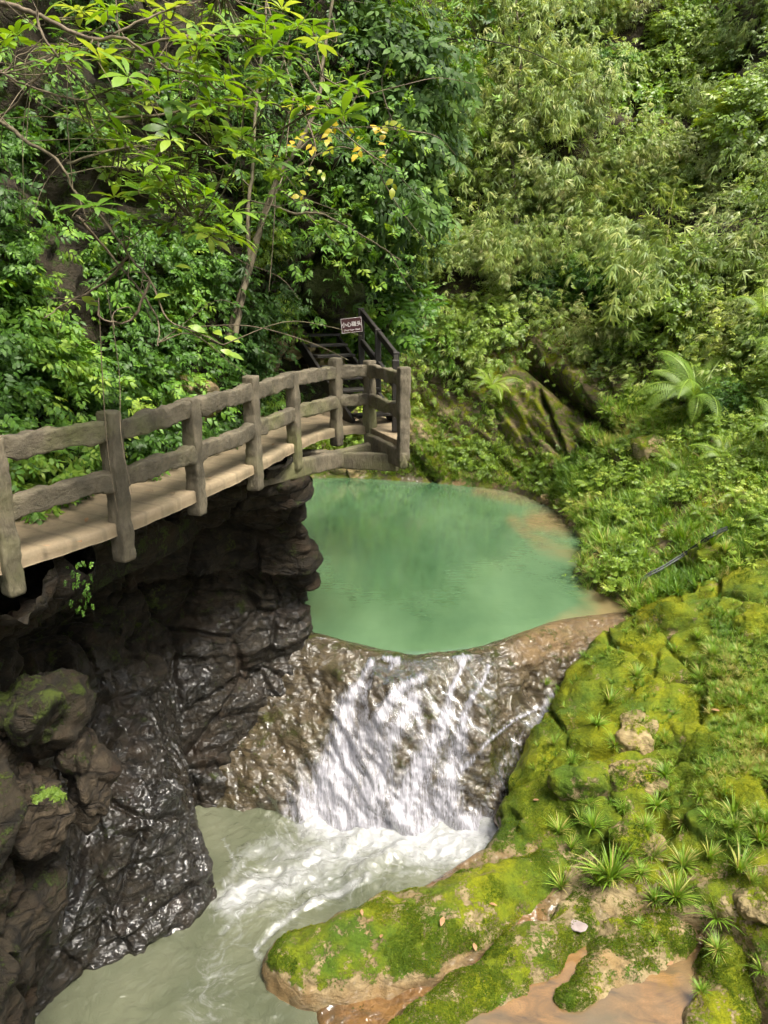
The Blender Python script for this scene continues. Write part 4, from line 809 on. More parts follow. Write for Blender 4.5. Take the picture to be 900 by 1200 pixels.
def centre(T): V, Fc, t = T; return V, Fc, t - .45
TG = [centre(T_tuft(16, 1., .045, 40 + k, 1., 3, .08)) for k in range(4)]
def dbank(c, n, px, py):
    y = c[:, 1]; x = c[:, 0]; d = vis(px, py) * (y > 12.6 + .0 * x) * (y < 20.5) * (c[:, 2] > 2.15) * (.4 + sst(-.3, .1, fbm(c, 1.1, 3, 121)))
    return d
P, nn, px, py = sample(BANK, 5200, dbank); Rm = frames(nn * .5 + np.array([-.1, -.1, .9]), None, .2)
A = many(TG, P, Rm, rng.uniform(.22, .45, len(P)), tint_of(P, .8, .3, .42, 35)); ob = leafobj('grass', A, LM['grass']); tag(ob, 'arching grass covering the bank on the right of the green pool', 'grass', kind='stuff')
P, nn, px, py = sample(BANK, 9000, lambda c, n, px, py: dbank(c, n, px, py) * sst(-.1, .3, fbm(c, .7, 2, 55)) * (.3 + (px > 720))); P = P + nn * rng.uniform(.02, .3, (len(P), 1))
Rm = frames(nn * .5 + np.array([0, -.1, .9]), nn, .35); A = many(SML + SPR, P, Rm, rng.uniform(.12, .22, len(P)), tint_of(P, .8, .3, .45, 36)); ob = leafobj('ground_cover', A, LM['lush']); tag(ob, 'low leafy ground cover on the bank right of the pool', 'ground cover', kind='stuff')
def dgr(c, n, px, py):
    d = (px > 600) * vis(px, py) * (c[:, 1] < 13.2) * (c[:, 1] > 6.5) * (c[:, 2] > .9)
    g = fbm(c, 1.0, 3, 131); w = .02 + .12 * sst(.05, .35, g) + 1.6 * sst(815, 850, px) * sst(1010, 930, py) * sst(700, 760, py) * sst(-.55, .1, g) + .35 * np.exp(-((px - 775) / 12) ** 2) * sst(780, 830, py) * sst(960, 920, py)
    return d * w
P, nn, px, py = sample(BANK, 3600, dgr); Rm = frames(nn * .4 + np.array([-.15, -.15, .9]), None, .2)
A = many(TG, P, Rm, rng.uniform(.08, .19, len(P)), tint_of(P, .8, .35, .5, 45)); ob = leafobj('grass', A, LM['grass']); tag(ob, 'short thick grass over the mossy rocks near the right edge', 'grass', kind='stuff')
# far rock face: small plants
P, nn, px, py = sample(BANK, 3200, lambda c, n, px, py: (c[:, 1] > 17) * (c[:, 2] < 4.6) * (c[:, 2] > 2.15) * vis(px, py) * (.7 * sst(.0, .3, fbm(c, .9, 3, 141)) + .8 * (c[:, 2] < 3.2)))
Rm = frames(nn * .5 + np.array([0, -.1, .9]), None, .25); A = many(TG, P, Rm, rng.uniform(.15, .3, len(P)), tint_of(P, .8, .3, .35, 46)); ob = leafobj('grass', A, LM['lush']); tag(ob, 'short grass and sedge on the ledges of the far rock face', 'grass', kind='stuff')
# moss fuzz on the near rocks
MT = [comb([((lambda V: V @ rotm('X', .9).T @ rotm('Z', a).T)(leaf(1., .35, .1, .2, .5, 2)[0]), leaf(1., .35, .1, .2, .5, 2)[1], u) for a, u in ((0, 0), (1.9, .1), (4, -.1))])]
def fuzz(sheet, n, dens, lo, hi, lab, o_):
    P, nn, px, py = sample(sheet, n, dens); Rm = frames(nn, None, .4); A = many(MT, P - nn * .002, Rm, rng.uniform(lo, hi, n), np.clip(.42 + .5 * fbm(P, .65, 3, 200) + rng.normal(size=n) * .12, 0, 1)); ob = leafobj('moss', A, LM['moss']); tag(ob, lab, 'moss', kind='stuff')
mossd = lambda c, n, px, py: (n[:, 2] > .1) * vis(px, py, 40) * sst(-.1, .2, fbm(c, 1.6, 4, 151)) * (c[:, 2] > .3)
fuzz(BANK, 42000, lambda c, n, px, py: mossd(c, n, px, py) * (c[:, 1] < 14) * (px > 560) * (c[:, 2] > .5), .012, .03, 'yellow-green moss on the rocks of the near right bank', 1)
rv = bvh  # (keep the name short below)
RV = ROCKV[-4:]; vv = np.concatenate([v for v, f in RV]); k = 0; ff = []
for v, f in RV: ff.append(f + k); k += len(v)
fuzz((vv, np.concatenate(ff)), 42000, mossd, .012, .028, 'deep green moss on the low ridges beside the puddle', 2)
RV = ROCKV[:-4]; vv = np.concatenate([v for v, f in RV]); k = 0; ff = []
for v, f in RV: ff.append(f + k); k += len(v)
fuzz((vv, np.concatenate(ff)), 16000, lambda c, n, px, py: mossd(c, n, px, py) * (c[:, 1] < 16), .012, .03, 'yellow-green moss on the boulders of the near right bank', 3)

# ------------------------------------------------------------------ shrubs, bamboo, trees, ferns
def crown_pts(n, dims, seed, hollow=.45, lump=.35):
    r = np.random.default_rng(seed); out = []
    while len(out) < n:
        p = r.normal(size=(n * 3, 3)); p /= np.linalg.norm(p, axis=1)[:, None]; rad = r.uniform(hollow, 1, (len(p), 1)) ** .6
        rad = rad * (1 + lump * fbm(p, 1.4, 3, seed * 3.3)[:, None]); p = p * rad
        keep = (fbm(p, 2.1, 2, seed * 1.7) > -.12) & (p[:, 2] > -.75); out += list(p[keep])
    return np.array(out[:n]) * np.array(dims)
def shrub_proto(kind, seed, mat, Ts, n, dims, sz, cat_='shrub', stems=5, droop=.2, bark='brown'):
    P = crown_pts(n, dims, seed); c = np.array([0, 0, dims[2] * .75]); dirn = P / (np.linalg.norm(P, axis=1)[:, None] + 1e-6); P = P + c
    Rm = frames(dirn * .5 + np.array([0, 0, .8]), dirn + np.array([0, 0, -droop]), .35)
    tt = np.clip(.42 + .35 * fbm(P, 1.2, 2, seed) + rng.normal(size=n) * .14, 0, 1)
    A = many(Ts, P, Rm, rng.uniform(sz * .7, sz * 1.25, n), tt)
    e = bpy.data.objects.new(kind, None); e['category'] = cat_
    f_ = leafobj('foliage', A, mat, parent=e, link=False)
    ts = []
    for k in range(stems):
        q_ = P[rng.integers(0, n)]; ts.append(tube([(rng.normal() * .06, rng.normal() * .06, -.3), (q_[0] * .3, q_[1] * .3, q_[2] * .45), tuple(q_)], .03 * dims[2], .008, 5, 5)[:2])
    tubes('stem', ts, BK[bark], parent=e, link=False)
    return e
def proto_copy(e, loc, rot, sc, label, group=None):
    r = e.copy(); C.objects.link(r); r.location = loc; r.rotation_euler = rot; r.scale = sc if hasattr(sc, '__len__') else (sc,) * 3; r['label'] = label
    if group: r['group'] = group
    for ch in PCH[e.name_full]:
        c = ch.copy(); C.objects.link(c); c.parent = r
    return r
PCH = {}
def reg(e, *kids): PCH[e.name_full] = list(kids); return e
def mk(*a, **k):
    before = set(bpy.data.objects); e = shrub_proto(*a, **k); kids = [o for o in bpy.data.objects if o not in before and o != e]; PCH[e.name_full] = kids; return e
BR = [mk('shrub', 11 + k, LM['under'], SPR + SPRB, 620, (1., 1., .85), .30) for k in range(2)]
LU = [mk('shrub', 21 + k, LM['lush'], SML + SPR, 800, (1., 1., .8), .26) for k in range(3)]
PA = [mk('shrub', 31 + k, LM['pale'], SML, 900, (1., 1., .8), .24) for k in range(2)]
BT = [mk('shrub', 51, LM['bright'], SPR + SML, 520, (1., 1., .8), .30)]
DK = [mk('shrub', 41 + k, LM['dark'], SPR, 700, (1., 1., .85), .28) for k in range(2)]
# bamboo: bent culms carrying hanging fans of narrow leaves
def bamboo_proto(seed, mat, n_c=9, H=3.4):
    r = np.random.default_rng(seed); culms = []; pos = []; yd = []
    for k in range(n_c):
        a = r.uniform(0, 6.28); l = H * r.uniform(.6, 1.1); b = r.uniform(.5, 1.3); base = np.array([r.normal() * .2, r.normal() * .2, -.3])
        dv = np.array([math.cos(a), math.sin(a), 0]); pts = [base + dv * (b * s ** 2.2) * l * .6 + np.array([0, 0, l * (s - .38 * s ** 3)]) for s in np.linspace(0, 1, 6)]
        V, Fc, Pc = tube(pts, .016, .004, 5, 5); culms.append((V, Fc)); 
        for q_ in Pc[len(Pc) // 3:]:
            for j in range(6): pos.append(q_ + r.normal(size=3) * .2 * l / 3 + np.array([0, 0, -.05])); yd.append(dv + np.array([r.normal() * .5, r.normal() * .5, -.9]))
    pos = np.array(pos); yd = np.array(yd); Rm = frames(np.array([[0, 0, 1.]]) + 0 * pos + yd * np.array([1, 1, 0]) * .5, yd, .35)
    A = many(FAN, pos, Rm, r.uniform(.17, .33, len(pos)), np.clip(.45 + r.normal(size=len(pos)) * .22, 0, 1))
    e = bpy.data.objects.new('bamboo_clump', None); e['category'] = 'bamboo'
    f_ = leafobj('foliage', A, mat, parent=e, link=False); c = tubes('stem', culms, BK['bamboo'], parent=e, link=False); PCH[e.name_full] = [f_, c]; return e
BA = [bamboo_proto(70 + k, LM['olive']) for k in range(3)]; BP = [bamboo_proto(80, LM['pale'], 8)]
def zone(box_, nx, ny, protos, s0, s1, label, group, off_=.2, lean=.5, tree=None):
    x0, y0, x1, y1 = box_
    for i in range(nx):
        for j in range(ny):
            a = x0 + (x1 - x0) * (i + random.uniform(.1, .9)) / nx; b = y0 + (y1 - y0) * (j + random.uniform(.1, .9)) / ny
            p, n = hit(a, b, tree)
            if p is None: continue
            s = random.uniform(s0, s1); out = Vector((n.x, n.y, 0))
            proto_copy(random.choice(protos), p - n * .1 + Vector((0, 0, -s * .5)), (-lean * n.y * 0 + random.uniform(-.15, .15) + lean * (-n.y) , random.uniform(-.15, .15) + lean * n.x * .6, 0) if False else (random.uniform(-.2, .2) + lean * .8, random.uniform(-.2, .2), random.uniform(-.5, .5)), (s * random.uniform(.85, 1.2), s * random.uniform(.85, 1.2), s * random.uniform(.8, 1.15)), label, group)
zone((430, 40, 570, 330), 3, 4, DK + LU + BR, .9, 1.5, 'shaded green shrub on the far slope, behind the end of the walkway', 'shaded shrubs on the far slope')
zone((440, 330, 600, 450), 3, 2, LU + BR + BT, .7, 1.1, 'leafy shrub low on the far slope just right of the dark stairs', 'low shrubs right of the stairs')
zone((540, 0, 730, 320), 4, 5, BA + BP, .8, 1.3, 'olive bamboo clump with hanging leaves in the middle of the far slope', 'bamboo on the far slope')
zone((600, 290, 760, 370), 3, 2, BR + DK, .7, 1.0, 'dark broad-leaved shrub hanging over the cleft in the far rock', 'shrubs above the rock cleft')
zone((700, 0, 920, 180), 4, 3, LU + BT + BA + BR, .9, 1.5, 'bright leafy shrub high on the slope in the upper right', 'shrubs high on the right slope')
zone((720, 170, 920, 400), 4, 4, PA + LU + BP + BA, .8, 1.35, 'pale fine-leaved shrub on the slope above the big fern', 'pale shrubs on the right slope')
zone((840, 380, 930, 530), 2, 3, BR + LU, .5, .8, 'glossy broad-leaved shrub at the right edge beside the big fern', 'broad-leaved shrubs by the right edge')
zone((-20, 80, 280, 330), 3, 2, BR, .4, .6, 'leafy shrub rooted on the dark left hillside behind the overhanging branches', 'shrubs on the left hillside')
zone((-10, 330, 260, 480), 3, 2, BR, .32, .5, 'bright low shrub on the left hillside just above the railing', 'low shrubs above the railing')
zone((290, 250, 400, 370), 2, 2, BR + LU, .4, .62, 'leafy shrub between the leaning trunks and the red sign', 'shrubs left of the red sign')
for k, (a, b, s, l_) in enumerate([(690, 385, 1.0, 'pale yellow-green bamboo spray hanging in front of the dark shrubs above the cleft'), (575, 300, 1.1, 'pale bamboo spray with a thin upright cane right of the hillside corner'), (640, 230, 1.1, 'grey-green bamboo spray at the centre of the far slope')]):
    p, n = hit(a, b); proto_copy(BP[0], p + Vector((0, -.8, .2 - s)), (.7, 0, random.uniform(-1, 1)), s * .8, l_)
# ferns
def T_frond(L=1., Wd=.19, n=30, arch=.9, seed=0, bip=False):
    r = random.Random(seed); out = []; pts = []
    for k in range(n + 1):
        s = k / n; ang = 1.15 - arch * 1.9 * s ** 1.2
        if k == 0: x_, z_ = 0., 0.
        else: x_ += math.cos(ang) * L / n; z_ += math.sin(ang) * L / n
        pts.append((x_, z_, ang))
    for k in range(2, n + 1):
        s = k / n; w = Wd * (math.sin(math.pi * min(1, s * 1.02) ** .75)) ** .8 + .01; x_, z_, ang = pts[k]
        for sd_ in (-1, 1):
            V, Fc = leaf(w, min(.5, .55 * L / n / w), .05, .25, .4, 3); V = V @ rotm('X', -.25).T
            V = V @ rotm('Z', (-.35 if sd_ > 0 else math.pi + .35)).T; V = V @ rotm('Y', -ang * .8).T + np.array([x_, 0, z_]); out.append((V, Fc, r.uniform(-.06, .06)))
    V = np.array([(p[0], y_, p[1]) for p in pts for y_ in (-.008 * L, .008 * L)]); Fc = np.array([f_ for k in range(n) for f_ in ((2 * k, 2 * k + 1, 2 * k + 3), (2 * k, 2 * k + 3, 2 * k + 2))]); out.append((V, Fc, .3))
    return comb(out)
FR = [T_frond(seed=k, arch=.95 + .2 * k) for k in range(3)]
def fern(name, loc, n, L, label, mat=LM['fern'], group=None, a0=0, a1=6.28, seed=1, lean=0., tilt=.45):
    r = random.Random(seed); e = empty(name, loc, label, 'fern', group); e.rotation_euler = (tilt, 0, 0)
    for k in range(n):
        a = a0 + (a1 - a0) * (k + r.uniform(-.2, .2)) / n; V, Fc, t = FR[k % 3]; s = L * r.uniform(.75, 1.1)
        V2 = (V * s) @ rotm('X', r.uniform(-.25, .25)).T @ rotm('Y', r.uniform(-.45, .15) - lean).T @ rotm('Z', a).T
        leafobj('frond', (V2, Fc, np.clip(t + r.uniform(.3, .6), 0, 1)), mat, parent=e)
    return e
def hp(a, b, dz=0., tree=None): p, n = hit(a, b, tree or ALL); return p + Vector((0, 0, dz))
fern('fern', hp(795, 485) + Vector((0, -.8, .5)), 20, 1.75, 'large bright fern with broad arching fronds on the right bank', seed=3, tilt=.5)
fern('fern', hp(572, 455) + Vector((0, -.5, .1)), 8, 1.2, 'mid-sized pale fern on the far slope right of the stairs', LM['lush'], seed=5)
fern('fern', hp(885, 415) + Vector((0, -.3, .1)), 7, 1.1, 'yellow-green fern leaning in at the right edge above the big fern', seed=6, a0=1.6, a1=5)
fern('fern', hp(452, 480) + Vector((.35, -6.5, 2.6)), 0 or 3, .5, 'small hanging fern by the stair rail', seed=7) if False else None
fern('fern', Pd(425, 285, 13.0), 6, .75, 'bright hanging fern on the rock overhang above the red sign', seed=8, a0=3.2, a1=6.3, lean=-.4)
fern('fern', Pd(462, 345, 13.6), 3, .5, 'yellow-green fern drooping beside the stair rail', seed=9, a0=3.6, a1=5.8, lean=-.9) if False else None
fpos = [(870, 395, 1.), (893, 440, .9), (690, 575, .5), (725, 555, .5), (760, 590, .42), (800, 560, .6), (845, 540, .7), (880, 520, .8), (860, 590, .5), (820, 610, .4), (740, 620, .4), (895, 610, .5), (780, 545, .5), (700, 545, .5), (850, 500, .7)]
for k, (a, b, L) in enumerate(fpos):
    fern('fern', hp(a, b, .03) + (Vector((0, -.9, .5)) if L > .75 else Vector((0, 0, .06))), 9 if L > .75 else 7, L * 1.15, 'small light green fern growing on the grassy right bank near the big fern', seed=20 + k, group='small ferns on the right bank', mat=LM['fern'] if k % 2 else LM['lush'])
for k, (a, b, L) in enumerate([(30, 290, .4), (22, 250, .35), (350, 300, .5), (160, 420, .3)]):
    fern('fern', hp(a, b) + Vector((.15, -.15, 0)), 5, L, 'small fern growing among the leaves of the left hillside', seed=40 + k, group='small ferns on the left hillside', mat=LM['under'])
# maidenhair on the left rock
mh = empty('maidenhair_fern', Pd(66, 925, 6.3), 'small bright green maidenhair fern growing from the rock at the lower left', 'fern')
V = []; r = random.Random(5); pos = []; 
for k in range(7):
    a = random.uniform(-1.2, 1.2); L = random.uniform(.08, .19)
    for s in np.linspace(.35, 1, 6):
        for j in range(3): pos.append((math.sin(a) * L * s + random.gauss(0, .012), -.05 - .04 * s, .06 + math.cos(a) * L * s * .45 - .10 * s * s + random.gauss(0, .01)))
pos = np.array(pos); Rm = frames(np.array([[.1, -.9, .5]]) + 0 * pos, np.array([[0, 0, -1.]]) + 0 * pos, .4)
leafobj('frond', many(SML, pos, Rm, rng.uniform(.045, .07, len(pos)), rng.uniform(.3, .7, len(pos))), LM['fern'], parent=mh)
tubes('stem', [tube([(0, .05, -.08), (p[0] * .5, -.02, .02), tuple(p)], .002, .001, 4, 4)[:2] for p in pos[::9]], BK['dark'], parent=mh)
# creeper hanging under the deck
cr_ = Pd(92, 655, 5.9)
pos = np.array([(random.gauss(0, .05) + .06 * math.sin(k), random.gauss(0, .03), -.018 * k) for k in range(26)]); Rm = frames(np.array([[.2, -.9, .4]]) + 0 * pos, np.array([[0, 0, -1.]]) + 0 * pos, .4)
ob = leafobj('creeper', many(SML, pos, Rm, rng.uniform(.05, .08, len(pos)), rng.uniform(.2, .6, len(pos))), LM['under']); ob.location = cr_; tag(ob, 'small leafy creeper hanging in the dark below the first bay of the walkway', 'creeper')

# grass tufts one can count
TF = [T_tuft((50, 90, 120, 70, 140, 60)[k], 1., (.05, .038, .03, .042, .028, .036)[k], 60 + k, (1.15, .9, 1.25, 1.3, 1., .75)[k], 5, (.05, .12, .2, .1, .15, .3)[k]) for k in range(6)]; TFM = []
for k, T in enumerate(TF):
    o_ = leafobj('grass_tuft', T, LM['grass'], link=False); TFM.append(o_)
def tuft(px, py, w, label, group=None):
    p, n = hit(px, py + w * .15, ALL)
    if p is None: return
    _, _, dep = proj(np.array(p)); s = w / F * dep * .8
    o_ = random.choice(TFM).copy(); C.objects.link(o_); o_.location = p - n * .01; o_.scale = (s * random.uniform(.85, 1.25), s * random.uniform(.85, 1.25), s * random.uniform(.65, 1.)); o_.rotation_euler = (random.uniform(-.1, .25), random.uniform(-.25, .1), random.uniform(0, 6)); tag(o_, label, 'grass tuft', group)
tuft(715, 1020, 74, 'big bright grass tuft in the hollow above the mossy hump in the puddle'); tuft(700, 1030, 50, 'grass tuft touching the left side of the big bright tuft')
tuft(840, 1070, 58, 'large round grass tuft between the two mossy humps at lower right'); tuft(790, 1045, 56, 'wide grass tuft on top of the mossy hump in the puddle'); tuft(768, 1052, 40, 'drooping grass tuft left of the wide one on the hump')
tuft(658, 1035, 42, 'grass tuft at the upper end of the long green ridge'); tuft(840, 1108, 34, 'short grass tuft below the large round tuft'); tuft(822, 1158, 28, 'small pale grass tuft at the puddle edge on the right')
tuft(768, 1100, 20, 'tiny grass tuft on the flank of the mossy hump'); tuft(893, 1135, 34, 'grass tuft cut by the right edge near the bottom'); tuft(865, 1015, 52, 'spreading grass tuft on the right bank above the bare tan rock')
tuft(655, 970, 38, 'grass tuft on the low mossy boulder near the white water'); tuft(695, 966, 42, 'grass tuft beside the low mossy boulder'); tuft(668, 990, 30, 'small grass tuft in the crack above the long green ridge')
tuft(745, 700, 50, 'spiky grass tuft at the right corner of the weir by the hose'); tuft(520 + 220, 712, 46, 'grass tuft at the end of the black hose'); tuft(710, 640, 44, 'grass tuft overhanging the pool at its right shore')
for a, b, w in [(755, 965, 36), (770, 940, 34), (765, 1000, 40), (780, 905, 30), (800, 1010, 40), (830, 1000, 44), (780, 870, 28), (715, 820, 36), (745, 790, 30), (720, 870, 34), (700, 845, 30), (670, 890, 24), (690, 940, 28), (730, 945, 30), (640, 800, 20), (650, 870, 26), (890, 980, 44), (860, 950, 44), (750, 1080, 18), (880, 1030, 36), (820, 930, 34), (800, 960, 30), (760, 740, 30), (790, 760, 28), (820, 790, 34), (680, 960, 28), (735, 1000, 40), (750, 1020, 36)]:
    tuft(a, b, w, 'bright green grass tuft rooted among the mossy rocks of the near right bank', 'grass tufts among the mossy rocks')
for k in range(45):
    a, b = random.uniform(815, 905), random.uniform(740, 1010); tuft(a, b, random.uniform(16, 30), 'grass tuft in the thick grass near the right edge', 'grass tufts in the thick grass')
for k in range(75):
    a = random.uniform(675, 905); b = random.uniform(590, 700)
    if b > 690 - (a - 740) * .3 and a > 760: continue
    tuft(a, b, random.uniform(20, 38), 'arching grass tuft on the bank right of the green pool', 'grass tufts on the pool bank')

# hose
pts = [hp(a, b, .24 if a > 745 else .08) for a, b in ((738, 700), (755, 691), (773, 681), (802, 663), (834, 642), (850, 634))]
V, Fc, _ = tube(pts, .022, .022, 8, 8); V2, F2, _ = tube([p + Vector((.02, .05, .035)) for p in pts], .018, .018, 8, 8)
m, nt, o = newmat('black_rubber'); q = N(nt); q.l(q.bsdf(q.mix(q.noise(8), (.012, .014, .014), (.03, .035, .035)), .45, .5), o.inputs[0])
ob = mesh('hose', np.concatenate([V, V2]), np.concatenate([Fc, F2 + len(V)]), m); tag(ob, 'thin black doubled hose lying across the grassy bank right of the weir', 'hose')
# pale stone and fallen leaves on the slab
m, nt, o = newmat('pale_stone'); q = N(nt); q.l(q.bsdf(q.mix(q.noise(9, 4, .6, q.obj()), (.18, .145, .135), (.33, .275, .26)), .7, .3), o.inputs[0])
ob = boulder_mesh('stone', m, 77, (.13, .075, .025), .1, 0, res=24); ob.location = hp(676, 1088, .03); ob.rotation_euler = (.1, -.15, -.6); tag(ob, 'pale pinkish flat stone lying on the narrow mossy ridge', 'stone')
m, nt, o = newmat('dry_leaf'); q = N(nt); q.l(q.bsdf(q.mix(q.noise(14, 3, .6, q.obj()), (.16, .08, .035), (.38, .22, .11)), .7, .3), o.inputs[0]); M_DRY = m
for a, b in [(60, 640), (100, 612), (180, 575), (205, 578), (262, 548), (318, 522), (90, 635), (245, 560)]:
    V, Fc = leaf(random.uniform(.06, .1), .45, .3, -.2, .5, 5); ob = mesh('fallen_leaf', V, Fc, M_DRY); q_ = Pz(a, b, ZD + .012); ob.location = q_; ob.rotation_euler = (.05, .1, random.uniform(0, 6)); tag(ob, 'small dry leaf lying on the walkway deck', 'fallen leaf', 'dry leaves on the deck')
for a, b, s, l_ in [(518, 1083, .14, 'dry brown leaf lying on the long green ridge'), (578, 1063, .11, 'orange dry leaf at the upper end of the long green ridge'), (424, 1072, .09, 'dark dry leaf on the crest of the long green ridge'), (447, 1100, .10, 'tan dry leaf low on the long green ridge'), (556, 1112, .12, 'reddish dry leaf in the muddy channel between the ridges'), (843, 813, .16, 'large curled brown leaf in the thick grass'), (838, 835, .14, 'brown dry leaf just below the large curled one'), (785, 1132, .1, 'brown dry leaf beside the puddle'), (628, 940, .1, 'brown dry leaf on the mossy rock by the white water')]:
    V, Fc = leaf(s, .45, .3, -.2, .5, 5); V = V - np.array([0, s / 2, 0]); ob = mesh('fallen_leaf', V, Fc, M_DRY); ob.location = hp(a, b, .025); ob.rotation_euler = (random.uniform(-.2, .2), .1, random.uniform(0, 6)); tag(ob, l_, 'fallen leaf')

# ------------------------------------------------------------------ trees
def tree_part(name, lst, mat, parent):
    o_ = tubes(name, lst, mat, parent); o_.data.transform(Matrix.Translation(-Vector(parent.location))); return o_
# near tree reaching in from the left
base = Vector((-5.3, 4.0, 9.2)); t1 = empty('tree', base, 'near tree reaching in from the upper left, with rosettes of long bright green leaves', 'tree')
hub = Pd(-90, -20, 5.0)
limbs_px = [[(-90, -20, 5.2), (0, 4, 5.0), (45, 16, 4.9), (78, 34, 4.9), (112, 47, 4.9), (150, 50, 5.), (195, 78, 5.1), (240, 90, 5.2), (290, 100, 5.4)],
 [(112, 47, 4.9), (160, 30, 5.), (210, 12, 5.1), (260, -10, 5.2)], [(-60, 120, 5.4), (0, 142, 5.2), (32, 166, 5.1), (75, 190, 5.), (86, 222, 5.), (98, 255, 5.)],
 [(-90, -20, 5.2), (-50, 60, 5.6), (-60, 120, 5.4)], [(40, 12, 4.9), (55, 52, 4.9), (100, 100, 5.), (130, 140, 5.1), (165, 178, 5.2), (215, 200, 5.3)],
 [(-60, 70, 5.5), (0, 84, 5.4), (45, 108, 5.3), (95, 116, 5.2), (140, 100, 5.1), (165, 82, 5.)], [(-60, 120, 5.4), (0, 135, 5.3), (40, 100, 5.2), (65, 72, 5.1), (70, 45, 5.)],
 [(150, 50, 5.), (210, 45, 5.), (270, 40, 5.1), (320, 48, 5.2), (345, 60, 5.3)], [(130, 140, 5.1), (190, 130, 5.3), (250, 120, 5.4), (310, 118, 5.5), (350, 135, 5.5), (390, 120, 5.6)],
 [(75, 190, 5.), (130, 175, 5.1), (190, 170, 5.2), (240, 175, 5.3), (285, 165, 5.4)], [(86, 222, 5.), (120, 260, 5.1), (150, 300, 5.1), (175, 330, 5.), (195, 372, 5.), (228, 388, 5.), (262, 403, 4.9)],
 [(165, 178, 5.2), (200, 230, 5.2), (235, 260, 5.3), (270, 280, 5.3)], [(150, 300, 5.1), (120, 330, 5.2), (75, 355, 5.3), (60, 372, 5.3)], [(175, 330, 5.), (150, 375, 5.), (120, 372, 5.), (115, 350, 5.)],
 [(98, 255, 5.), (130, 310, 5.1), (185, 370, 5.1), (190, 405, 5.)]]
lst = [tube([base + Vector((-.9, 0, -2.)), base, hub], .13, .06, 8, 6)[:2]]; tree_part('trunk', lst, BK['grey'], t1)
nodes = []; lst = []
for k, lp in enumerate(limbs_px):
    pts = [Pd(a, b, c) + Vector((random.gauss(0, .01), random.gauss(0, .05), 0)) for a, b, c in lp]; r0 = .021 if k in (0, 2, 3) else .010
    V, Fc, Pc = tube(pts, r0, .004, 6, 6, .003); lst.append((V, Fc)); nodes.append(Pc)
nodes = np.concatenate(nodes)
wpts = [(165, 8), (230, 35), (300, 15), (325, 30), (345, 45), (312, 58), (235, 62), (100, 75), (160, 65), (240, 95), (312, 95), (332, 100), (405, 118), (375, 115), (348, 108), (150, 100), (180, 125), (228, 108), (283, 160), (288, 175), (200, 160), (190, 182), (60, 15), (205, 5), (270, 65), (205, 75), (255, 130), (150, 135), (120, 165), (215, 215), (230, 250), (262, 268), (250, 285), (180, 240), (205, 190), (165, 210), (120, 195), (90, 40), (180, 30), (130, 15), (20, 45), (275, 120), (240, 150), (170, 160), (105, 130), (225, 180), (195, 225), (265, 205), (195, 262), (240, 232), (150, 258), (130, 235), (275, 30), (250, 10), (355, 60), (300, 125), (325, 75), (70, 65), (215, 130), (180, 90), (140, 60), (262, 95), (300, 40), (160, 190), (262, 178), (245, 70), (215, 50), (120, 100)]
wpos = []
for a, b in wpts:
    for j in range(random.choice((2, 2, 3))):
        q_ = np.array(Pd(a + random.gauss(0, 13), b + random.gauss(0, 12), random.uniform(4.6, 5.9))); wpos.append(q_)
        i = np.argmin(np.linalg.norm(nodes - q_, axis=1) + .0); n0 = nodes[i]; mid = (n0 + q_) / 2 + np.array([0, 0, -.06]); lst.append(tube([n0, mid, q_ - np.array([0, 0, .04]), q_], .006, .003, 4, 4)[:2])
# bare twigs
for k in range(85):
    n0 = nodes[rng.integers(0, len(nodes))]; d_ = rng.normal(size=3) * np.array([.22, .12, .2]); lst.append(tube([n0, n0 + d_ + rng.normal(size=3) * .05, n0 + d_ * 1.8 + np.array([.05, 0, -.05]), n0 + d_ * 2.3 + np.array([.1, 0, -.16])], .004, .0015, 4, 4)[:2])
tree_part('branches', lst, BK['brown'], t1)
wpos = np.array(wpos); Rm = frames(np.array([[.1, -.12, 1.]]) + 0 * wpos, None, .22)
A = many(WH, wpos, Rm, rng.uniform(.16, .24, len(wpos)), np.clip(.5 + rng.normal(size=len(wpos)) * .22, 0, 1))
o_ = leafobj('crown', A, LM['bright'], t1); o_.data.transform(Matrix.Translation(-base))
tp = np.array([Pd(a, b, 4.95) for a, b in ((262, 396), (258, 410), (266, 414), (220, 382), (200, 385), (205, 312), (95, 348), (130, 372), (250, 388), (180, 350))]); Rm = frames(np.array([[0, -.5, .8]]) + 0 * tp, np.array([[.9, 0, -.1]]) + 0 * tp, .4)
V_, F_ = leaf(1., .45, .1, .3, .5, 5); A = inst((V_, F_, np.zeros(len(V_))), tp, Rm, rng.uniform(.09, .14, len(tp)), rng.uniform(.6, 1, len(tp))); o_ = leafobj('tip_leaves', A, LM['bright'], t1); o_.data.transform(Matrix.Translation(-base))
